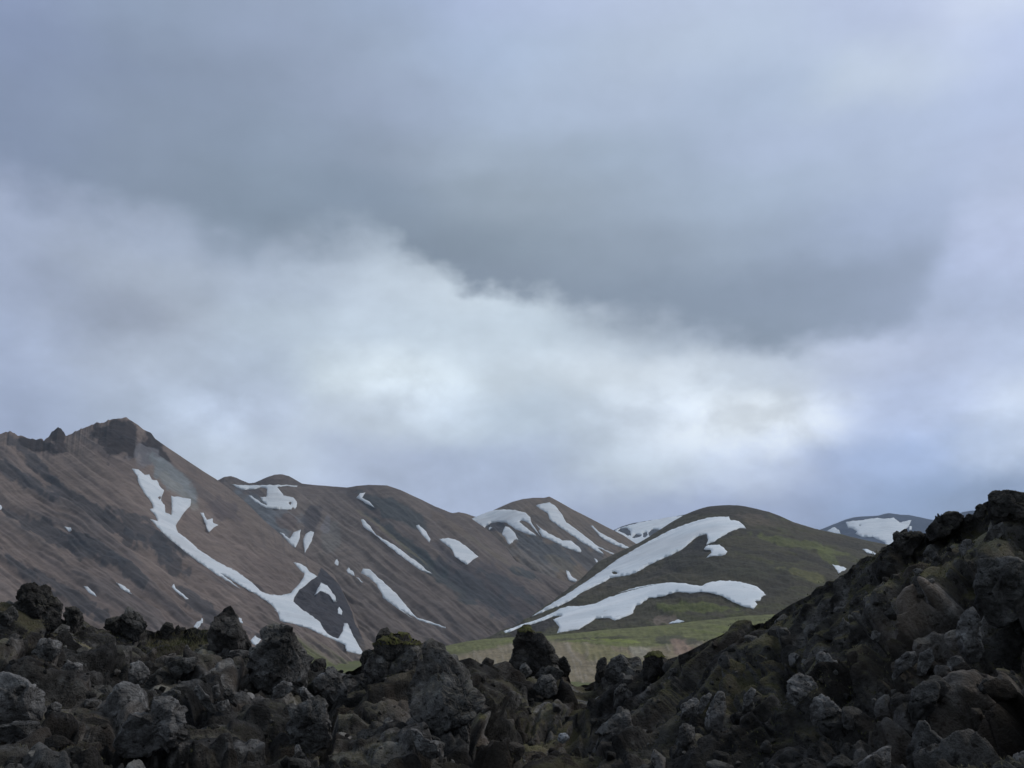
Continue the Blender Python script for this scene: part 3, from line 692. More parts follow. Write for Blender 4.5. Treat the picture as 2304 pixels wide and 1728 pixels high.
PF = [
 (C4((1070,305),(1082,332),(1150,340),(1185,370),(1214,402),(1150,400),(1060,440),(990,480),(940,515),(882,535),(897,492),(885,450),(820,465),(740,520),(722,545),(600,620),(500,660),(400,710),(300,770))+C3((1900,790),(1750,812),(1650,865),(1500,940),(1400,1010),(1250,1070),(1090,1133),(1200,1060),(1350,970),(1500,870),(1650,770),(1800,660),(1950,570),(2100,490))+C4((560,425),(700,370),(800,337),(900,312),(1000,303)), 'huge snow field sweeping down the left flank of the green hill', [C3((1755,768),(1780,757),(1805,768),(1800,778),(1765,780))]),
 (C4((860,572),(880,550),(900,537),(940,540),(990,535),(1030,562),(1058,598),(1040,618),(1000,630),(940,630),(880,644),(925,605),(920,582)), 'hook shaped snow patch beside the tip of the huge snow field', []),
 (C4((150,935),(300,890),(430,865),(580,850),(700,855),(780,875),(850,875),(900,850),(1000,835),(1130,838),(1220,860),(1310,885),(1345,920),(1377,950),(1340,975),(1330,1000),(1285,1005),(1307,1030),(1275,1068),(1200,1050),(1100,1010),(1020,965),(920,935),(840,928),(780,938),(640,928),(570,945),(530,965),(400,980),(340,1030),(300,1045),(275,1085),(280,1100),(200,1140),(120,1168),(80,1145))+C3((1700,1143),(1620,1150),(1560,1195),(1480,1240),(1300,1272),(1322,1220),(1290,1180),(1270,1155),(1350,1125),(1270,1130),(1200,1165),(1080,1200),(1000,1225),(872,1272),(860,1255),(1000,1200),(1130,1160),(1250,1110),(1320,1070),(1400,1045),(1500,1045),(1620,1025),(1700,985),(1850,935),(2000,895),(2140,866)), 'long arched snow band across the lower front of the green hill', []),
 (C4((1930,700),(2022,720),(2045,735),(1980,775)), 'small triangular snow patch where green hill meets the lava ridge', []),
 (C5((760,695),(800,700),(860,725),(900,760),(850,745),(800,733)), 'flat oval snow patch high on the right flank of the green hill', []),
 (C4((560,1190),(600,1172),(650,1157),(700,1170),(660,1183)), 'little snow lens on the green shelf near the foot of the hill', []),
]
build_layer('hill', LF, cf, n2 * 7 + n1 * 1.2, n3 * 1. + fbm(LF.xyz() / 30., 4).reshape(LF.shape) * 4, PF, MAT_NEARHILL,
            'rounded mossy green hill with two big snow fields', 'hill')

# ---------------- green terrace and eroded ochre bank in front of the hill
RIDGE_G = [(900, 1500, 1120), (960, 1468, 1120), (1008, 1452, 1130), (1050, 1443, 1140), (1090, 1438, 1150), (1160, 1433, 1150), (1225, 1431, 1150), (1300, 1424, 1150), (1361, 1417, 1150), (1430, 1412, 1150), (1500, 1406, 1150), (1560, 1398, 1150), (1621, 1392, 1150), (1680, 1385, 1150), (1800, 1380, 1150), (2000, 1380, 1150), (2500, 1400, 1150), (3000, 1440, 1150)]
LG = Layer(RIDGE_G, 560, -44, 760, 240, prof=lambda u: np.where(u < .55, .62 * (u / .55) ** 1.2, .62 + .38 * ((u - .55) / .45) ** .9), back_slope=.15, back=.25)
def colour_g(L):
    px, py = L.px, L.py
    n1 = streak(px, py, .05, 7, 90, 81., 4, 12); n4 = streak(px, py, 1.35, 8, 60, 85., 4, 16); n5 = streak(px, py, .85, 9, 50, 88., 4, 16)
    nn = fbm(np.stack([px / 6., py / 4., px * 0 + 2], -1).reshape(-1, 3), 3).reshape(px.shape)
    edge = 1441 + np.interp(px, [900, 1068, 1150, 1240, 1300, 1400, 1450, 1560, 1700], [60, 24, 8, 0, 4, 12, 18, 4, 0]) + n1 * 10
    c = np.zeros(px.shape + (3,)) + np.array((.135, .136, .058))
    c = blend(c, sstep(n1, .1, .4) * .6, (.135, .15, .045)); c = blend(c, sstep(-n1, .05, .4) * .6, (.07, .072, .035))
    c = blend(c, blob(px, py, 1330, 1437, 130, 4, -2, .5, 1) * .7, (.06, .055, .035))
    below = sstep(py, edge - 4, edge + 6)
    c = blend(c, below, (.190, .155, .100))
    c = blend(c, below * sstep(n4 + n5 * .6, .05, .4) * .8, (.24, .205, .155)); c = blend(c, below * sstep(-n4, .12, .4) * .4, (.12, .095, .07))
    c = blend(c, below * blob(px, py, 1370, 1475, 90, 20, 15, .5, 2) * .5, (.17, .16, .06))
    c = blend(c, below * blob(px, py, 1370, 1510, 40, 14, 30, .5, 3) * .7, (.26, .20, .08))
    c = blend(c, below * blob(px, py, 1440, 1460, 30, 26, 40, .5, 4) * .5, (.30, .28, .22))
    c = blend(c, blob(px, py, 1530, 1440, 60, 10, 5, .5, 5) * .7, (.06, .055, .045))
    c = blend(c, blob(px, py, 1540, 1462, 30, 18, 30, .5, 6) * .7, (.25, .17, .13))
    c = blend(c, blob(px, py, 1395, 1442, 60, 4, 5, .5, 7) * .8, (.17, .19, .05))
    c *= 1.28 * (1 + .2 * nn)[..., None]
    return np.clip(c, .01, 1), n1, n4, n5
cg, n1, n4, n5 = colour_g(LG)
build_layer('terrace', LG, cg, n1 * 1.5, n4 * .8 + n5 * 1. + fbm(LG.xyz() / 14., 4).reshape(LG.shape) * 1.2, [], MAT_NEARHILL,
            'green grassy terrace above an eroded ochre bank', 'terrace')

# ---------------- valley floor reaching the horizon
b = MatB('valley_meadow')
c = b.mix(b.rng(b.noise(.01, 6), .4, .6), (.09, .10, .04), (.13, .14, .05)); c = b.mix(b.rng(b.noise(.05, 5), .5, .7, 0, .6), c, (.12, .10, .07))
mv = b.done(c)
V = []
for r in (25, 120, 400, 900, 2000, 5000, 9000, 12500):
    for k in range(64):
        a = k * 2 * math.pi / 64; V.append((r * math.sin(a), r * math.cos(a), -37.0))
Fs = [(i * 64 + k, i * 64 + (k + 1) % 64, (i + 1) * 64 + (k + 1) % 64, (i + 1) * 64 + k) for i in range(7) for k in range(64)]
Fs = [f[::-1] for f in Fs]
tag(new_mesh('ground', V, Fs, mv), kind='structure')

# ------------------------------------------------------------------ lava field in the foreground
def rock_mat(name, pale, dark, moss_c, moss_amt, lichen=.5, sc=1.0):
    b = MatB(name)
    n = b.noise(1.3 * sc, 8, .65); n2 = b.noise(7 * sc, 6, .7); n3 = b.noise(.5 * sc, 4, .6); n4 = b.noise(28 * sc, 4, .7)
    c = b.mix(b.rng(b.math('ADD', b.math('MULTIPLY', n, .65), b.math('MULTIPLY', n2, .35)), .40, .62), dark, pale)
    c = b.mix(b.rng(n4, .5, .66, 0, .6), c, tuple(x * .4 for x in dark)); c = b.mix(b.rng(b.noise(11 * sc, 3, .5), .60, .66, 0, .8), c, tuple(x * .3 for x in dark))
    c = b.mix(b.rng(b.math('ADD', n2, b.math('MULTIPLY', n, .5)), .82, .98, 0, lichen), c, (.22, .23, .23))
    c = b.mix(b.rng(n3, .46, .66, 0, .65), c, (.125, .096, .074))
    g = b.N.new('ShaderNodeNewGeometry'); sx = b.N.new('ShaderNodeSeparateXYZ'); b.L.new(g.outputs['Normal'], sx.inputs[0])
    up = b.rng(b.math('ADD', sx.outputs[2], b.math('MULTIPLY', b.math('SUBTRACT', n, .5), 2.2)), .25, .9)
    ma = b.math('MULTIPLY', up, b.math('MULTIPLY', b.attr('moss').outputs['Fac'], moss_amt)) 
    mc = b.mix(b.rng(b.noise(2.2 * sc, 5), .42, .62), moss_c, (.075, .058, .036)); mc = b.mix(b.rng(n4, .3, .7, 0, .6), mc, (.17, .155, .105))
    c = b.mix(ma, c, mc)
    c = b.mix(1., c, b.attr('tone').outputs['Fac'], 'MULTIPLY')
    v = b.vor(9 * sc); pit = b.rng(v, .0, .28, 0, 1)
    h = b.math('ADD', b.math('ADD', b.math('MULTIPLY', n2, .8), b.math('MULTIPLY', n4, .35)), b.math('MULTIPLY', pit, .25))
    return b.done(c, .95, b.bump(h, .10 / sc, 1.))
MAT_LAVA = rock_mat('lava_ground', (.190, .180, .172), (.036, .033, .031), (.098, .090, .040), 1.0, .5)
MAT_ROCK = rock_mat('lava_rock', (.235, .226, .220), (.055, .052, .050), (.098, .090, .040), .75, .7)
MAT_PALE = rock_mat('pale_lava_rock', (.36, .35, .345), (.125, .117, .112), (.098, .090, .040), .3, .8)
MAT_DARK = rock_mat('dark_lava_rock', (.150, .140, .132), (.036, .033, .032), (.098, .090, .040), .55, .2)
MAT_WHITE = rock_mat('whitish_stone', (.55, .57, .60), (.35, .36, .38), (.05, .055, .02), 0., .9)

class Fore(Layer):
    def __init__(s):
        p = np.array([(-520, 1400, 20), (-300, 1365, 20), (-200, 1352, 21), (0, 1354, 22), (40, 1356, 22), (120, 1385, 23), (200, 1407, 24), (330, 1412, 25), (430, 1409, 25), (480, 1414, 24), (560, 1448, 23), (620, 1478, 23), (740, 1492, 25), (800, 1500, 25), (850, 1482, 24), (940, 1480, 23), (1000, 1488, 22), (1060, 1494, 23), (1110, 1500, 24), (1150, 1504, 26), (1270, 1508, 27), (1300, 1530, 27), (1330, 1537, 27), (1400, 1508, 24), (1480, 1492, 22), (1540, 1472, 20), (1600, 1428, 19), (1650, 1396, 18.5), (1700, 1377, 18.2), (1760, 1349, 18), (1850, 1305, 17), (1925, 1254, 16.5), (1965, 1238, 16.3), (2000, 1230, 16.2), (2030, 1214, 16), (2080, 1204, 16), (2130, 1176, 15.7), (2190, 1164, 15.5), (2215, 1140, 15.3), (2250, 1122, 15.2), (2304, 1120, 15), (2480, 1080, 15), (2700, 1040, 15), (2900, 1100, 16), (3150, 1200, 18)], float)
        p[:, 1] -= 12 * np.clip((p[:, 0] - 1970) / 50, 0, 1); p[:, 1] += 20 * np.clip((p[:, 0] - 1560) / 80, 0, 1) * np.clip((1990 - p[:, 0]) / 50, 0, 1); a, sl = pix2as(p[:, 0], p[:, 1]); nc, nr, nb, nn = 1560, 400, 60, 36
        s.az = np.concatenate([np.linspace(a[0], -.54, 60)[:-1], np.linspace(-.54, .54, 1180), np.linspace(.54, a[-1], 70)[1:]]); nc = len(s.az); sc = np.interp(s.az, a, sl); rc = np.interp(s.az, a, p[:, 2])
        k = np.ones(25) / 25; rc = np.convolve(np.pad(rc, 12, 'edge'), k, 'valid')
        r0 = np.interp(s.az, [-.5, -.2, 0, .12, .3, .5], [8.5, 9, 10.5, 10.5, 9.0, 8.0]); s0 = -.185
        u = np.linspace(0, 1, nr)[:, None]
        S = s0 + (sc - s0) * u; R = r0 + (rc - r0) * (u ** 1.15)
        # hollow in the middle of the field
        Zf = CAMZ + R * S
        un = np.linspace(0, 1, nn + 1)[:-1, None]; Rn = 1.2 + (r0 - 1.2) * un; Zn = -.1 + (Zf[0] + .1) * un ** 1.5
        ub = np.linspace(0, 1, nb + 1)[1:, None]; Rb = rc + 45 * ub ** 1.6; Zb = Zf[-1] - 42 * (ub ** 1.4)
        s.nf = nr; s.off = nn
        s.R = np.vstack([Rn, R, Rb]); s.Z = np.vstack([Zn, Zf, Zb]); s.A = np.repeat(s.az[None], len(s.R), 0); s.shape = s.R.shape
        s.Sf, s.Rf = S, R
    def hit(s, px, py):
        az, sl = pix2as(px, py); c = int(np.clip(np.searchsorted(s.az, az), 0, len(s.az) - 1))
        return float(az), float(sl), float(np.interp(sl, s.Sf[:, c], s.Rf[:, c]))
FG = Fore()
P = FG.xyz().reshape(*FG.shape, 3)
du = np.gradient(P, axis=1); dv = np.gradient(P, axis=0); Nn = np.cross(du, dv); Nn /= np.linalg.norm(Nn, axis=-1, keepdims=True) + 1e-9
Nn *= np.sign(Nn[..., 2:3] + 1e-6)
Q = P.reshape(-1, 3); wq = np.stack([fbm(Q / 1.5 + k * 31., 3) for k in range(3)], -1) * .38
rgt = sstep(Q[:, 0], 1.5, 4.5)[:, None]
Qs = Q + wq
dirn = np.array([.82, .1, .56]); al = (Qs @ dirn)[:, None]
Qs = Qs - rgt * .42 * al * dirn
b1, k1, t1 = blocks(Qs / 1.35, .6); b2, k2, t2 = blocks(Qs / .55 + 40, .75); b3, k3, t3 = blocks(Qs / .2 + 90, .7)
rough = .5 + .8 * sstep(fbm(Q / 2.3 + 5., 3), -.2, .25)
D = (.36 + .12 * rgt[:, 0]) * b1 - .22 * k1 + (.18 * b2 - .11 * k2) * rough + .08 * fbm(Qs / .7 + 3., 5, .6, ridged=True) + (.045 * b3 - .025 * k3) * rough + .14 * fbm(Q / 1.1 + 77., 5) + .05 * fbm(Q / .25 + 7., 3)
tone = (.35 + 1.3 * t1 ** 1.5) * (.3 + 1.5 * t2 ** 2 + .25 * t3)
moss = sstep(fbm(Q / 1.9 + 11., 4) + .12 - .5 * np.clip(b2, 0, 1), -.12, .18)
pxq, pyq = as2pix(FG.A, (FG.Z - CAMZ) / FG.R)
ucr = np.zeros(FG.shape); ucr[FG.off:FG.off + FG.nf] = np.linspace(0, 1, FG.nf)[:, None]; ucr[FG.off + FG.nf:] = 1
mz = np.clip(sstep(pxq, 1400, 1550) * sstep(ucr, .50, .80) * sstep(-pxq, -2250, -2050) + .35 * sstep(pxq, 1450, 1600) + sstep(1480 - pyq, 0, 60) * sstep(600 - pxq, 0, 200) + sstep(pyq, 1500, 1560) * sstep(pxq, 1000, 1100) * sstep(-pxq, -1400, -1300), 0, 1).ravel()
moss = np.clip(moss * (.40 + .8 * mz), 0, 1)
edge_fade = np.ones(FG.shape); edge_fade[:FG.off] = .4
ucr = np.zeros(FG.shape); ucr[FG.off:FG.off + FG.nf] = np.linspace(0, 1, FG.nf)[:, None]; ucr[FG.off + FG.nf:] = 1
D = D * (1 - .6 * sstep(ucr, .75, .97).ravel() * (.5 + .5 * rgt[:, 0])) - .05 * sstep(ucr, .75, .97).ravel()
for cx_, cy_, rx_, ry_, an_, dp_ in ((330, 1705, 260, 34, 4, .5), (740, 1640, 14, 70, 8, .7), (1200, 1650, 130, 60, 0, .5), (1585, 1640, 13, 80, 4, .7), (2165, 1330, 26, 50, 10, .6), (2030, 1545, 45, 16, -10, .7),
                                    (1060, 1620, 20, 60, 0, .6), (1765, 1520, 25, 40, 20, .7), (2020, 1680, 30, 25, 0, .7), (2290, 1640, 40, 90, 10, .6), (1950, 1440, 14, 45, 10, .6), (2200, 1500, 40, 14, 20, .6), (1900, 1640, 40, 12, -20, .5), (560, 1530, 30, 14, 0, .5)):
    D = D - dp_ * blob(pxq, pyq, cx_, cy_, rx_, ry_, an_, .3, cx_).ravel()
ck = fbm(Q * np.array((1.5, 1.5, .45)) + wq * 1.2 + 61., 4, .55, ridged=True)
D = D - (.45 * sstep(ck, .42, .72) - .06) * rgt[:, 0] * (1 - .7 * sstep(ucr, .7, .9).ravel())
ld = fbm(Qs * np.array((.35, .35, 2.2)) + 23., 4, .55)
D = D + .20 * ld * rgt[:, 0]
D = D.reshape(FG.shape)
for _ in range(2):
    D[1:-1] = .25 * D[:-2] + .5 * D[1:-1] + .25 * D[2:]; D[:, 1:-1] = .25 * D[:, :-2] + .5 * D[:, 1:-1] + .25 * D[:, 2:]
D = D.ravel()
P2 = Q + Nn.reshape(-1, 3) * (D * edge_fade.ravel() * (1 - .25 * moss))[:, None]
tag(new_mesh('lava_field', P2, grid_faces(*FG.shape), MAT_LAVA, smooth=False, attrs={'moss': moss, 'tone': np.clip(tone * (1 - .5 * moss) + .5 * moss, .25, 2.2)}), 'rough mossy lava ground in the foreground', 'lava field', kind='structure')
P2 = P2.reshape(*FG.shape, 3); N2 = Nn

import bmesh
_ico = {}
def ico(n):
    if n not in _ico:
        bm = bmesh.new(); bmesh.ops.create_icosphere(bm, subdivisions=n, radius=1.0)
        _ico[n] = (np.array([v.co[:] for v in bm.verts]), np.array([[v.index for v in f.verts] for f in bm.faces])); bm.free()
    return _ico[n]
def boulder(name, outline, label, cat='boulder', mat=None, contact=None, depth=.8, fwd=.25, rough=1., moss=.6, cap=None, n=None, seed=None, grp='lava rocks in the foreground', e=.6):
    """a rock with the given outline, its own distance, real width and thickness"""
    o = np.array(outline, float); seed = seed if seed is not None else int(o.sum()) % 997
    by = contact if contact is not None else o[:, 1].max() - .12 * np.ptp(o[:, 1])
    cx, cy = (o[:, 0].min() + o[:, 0].max()) / 2, (o[:, 1].min() + o[:, 1].max()) / 2
    cx = .5 * cx + .5 * o[:, 0].mean()
    if contact is None or contact < 1700:              # the rock goes on below the ground it stands in
        hh = np.ptp(o[:, 1]); tq = np.clip((o[:, 1] - (o[:, 1].max() - .35 * hh)) / (.35 * hh), 0, 1); o[:, 1] += tq * .22 * hh
    a0, s0 = pix2as(cx, cy); _, _, r = FG.hit(cx, by)
    if cx > 1450 and fwd == .25: fwd = .10
    size = math.sqrt(np.ptp(o[:, 0]) * np.ptp(o[:, 1])) * r / F
    r -= size * fwd
    a, sl = pix2as(o[:, 0], o[:, 1]); X = (a - a0) * r; Zo = (sl - s0) * r
    n = n or (6 if size > 1.1 else 5)
    Vd, Fc = ico(n)
    th = np.linspace(-math.pi, math.pi, 361); Rt = np.zeros(361)
    for i in range(len(X)):
        x1, z1, x2, z2 = X[i], Zo[i], X[(i + 1) % len(X)], Zo[(i + 1) % len(X)]
        dx, dz = np.cos(th), np.sin(th); ex, ez = x2 - x1, z2 - z1; det = dx * (-ez) + dz * ex
        det = np.where(np.abs(det) < 1e-9, 1e-9, det)
        t = (x1 * (-ez) + z1 * ex) / det; q = (dx * z1 - dz * x1) / det
        Rt = np.where((t > 0) & (q >= -1e-6) & (q <= 1 + 1e-6), np.maximum(Rt, t), Rt)
    Rt = np.maximum(Rt, size * .12)
    Rt = Rt * (1 + .20 * fbm(np.c_[np.cos(th) * 2.4, np.sin(th) * 2.4, th * 0 + seed * .37], 4, .6))
    rho = np.hypot(Vd[:, 0], Vd[:, 2]); ang = np.arctan2(Vd[:, 2], Vd[:, 0])
    rr = np.interp(ang, th, Rt) * rho ** e
    p = np.stack([rr * np.cos(ang), np.sign(Vd[:, 1]) * np.abs(Vd[:, 1]) ** .8 * size * .5 * depth, rr * np.sin(ang)], 1)
    rs = np.random.default_rng(seed)
    # a few flat breaks on the front and top
    for _ in range(22):
        nn = rs.normal(size=3); nn[1] = -abs(nn[1]) * 1.1; nn /= np.linalg.norm(nn)
        flat = -nn[1]
        dd = p @ nn; lim = dd.max() * (rs.uniform(.45, .82) * flat + .92 * (1 - flat)); over = np.clip(dd - lim, 0, None)
        p = p - (over * (.25 + .70 * np.clip(np.abs(Vd[:, 1]) * 2.5, 0, 1)))[:, None] * nn
    nrm = p / (np.linalg.norm(p, axis=1, keepdims=True) + 1e-9)
    q = p / size + seed * 3.7; qw = q + .12 * np.stack([fbm(q * 2.2 + k * 13., 3) for k in range(3)], -1)
    g1, c1, u1 = blocks(qw * 2.6, .6); g2, c2, u2 = blocks(qw * 7. + 9, .7)
    d = (.085 * g1 - .025 * c1 + .02 * g2 - .012 * c2 + .03 * fbm(q * 3., 5, .55) + .012 * fbm(q * 14., 3, .6, ridged=True)) * size * rough
    if n >= 6:
        g3, c3, _u = blocks(qw * 17 + 5, .6); d = d + (.009 * g3 - .006 * c3) * size * rough
    holes = np.clip(fbm(q * 6. + 50, 2) - .28, 0, 1) * -.5 * size; d = d + holes * rough
    p = p + nrm * d[:, None] * .9
    ca, sa = math.cos(a0), math.sin(a0)
    W = np.stack([p[:, 0] * ca + p[:, 1] * sa, -p[:, 0] * sa + p[:, 1] * ca, p[:, 2]], 1)
    loc = np.array((r * sa, r * ca, CAMZ + r * s0)); base = np.array((0, 0, W[:, 2].min()))
    ms = np.clip(moss * (.6 + .8 * sstep(fbm(q * 2.5 + 3, 3), -.1, .2)), 0, 1)
    ob = new_mesh(name, W - base, Fc, mat or MAT_ROCK, smooth=False, attrs={'moss': ms, 'tone': (.7 + .6 * u1) * (.65 + .7 * u2)})
    ob.location = loc + base
    tag(ob, label, cat, grp)
    if cap:
        fn = np.cross((W[Fc[:, 1]] - W[Fc[:, 0]]), (W[Fc[:, 2]] - W[Fc[:, 0]])); fn /= np.linalg.norm(fn, axis=1, keepdims=True) + 1e-9
        cz = W[Fc].mean(1); sel = (fn[:, 2] > .2 + .5 * fbm(cz * 4, 3)) & (cz[:, 2] > np.quantile(W[:, 2], cap))
        F2 = Fc[sel]; us = np.unique(F2); rm = -np.ones(len(W), int); rm[us] = np.arange(len(us))
        wv = (W - base)[us] + nrm[us] @ np.array([[ca, -sa, 0], [sa, ca, 0], [0, 0, 1]]) * .02 + np.array((0, 0, .012)) + (fbm(W[us] * 22., 3) * .02)[:, None]
        new_mesh('moss_cap', wv, rm[F2], MAT_MOSS, parent=ob)
    return ob
b = MatB('moss')
c = b.mix(b.rng(b.noise(6, 5), .4, .62), (.050, .044, .022), (.105, .108, .035)); c = b.mix(b.rng(b.noise(40, 4), .5, .7, 0, .5), c, (.14, .13, .08))
MAT_MOSS = b.done(c, 1., b.bump(b.noise(45, 4, .7), .03, 1.))

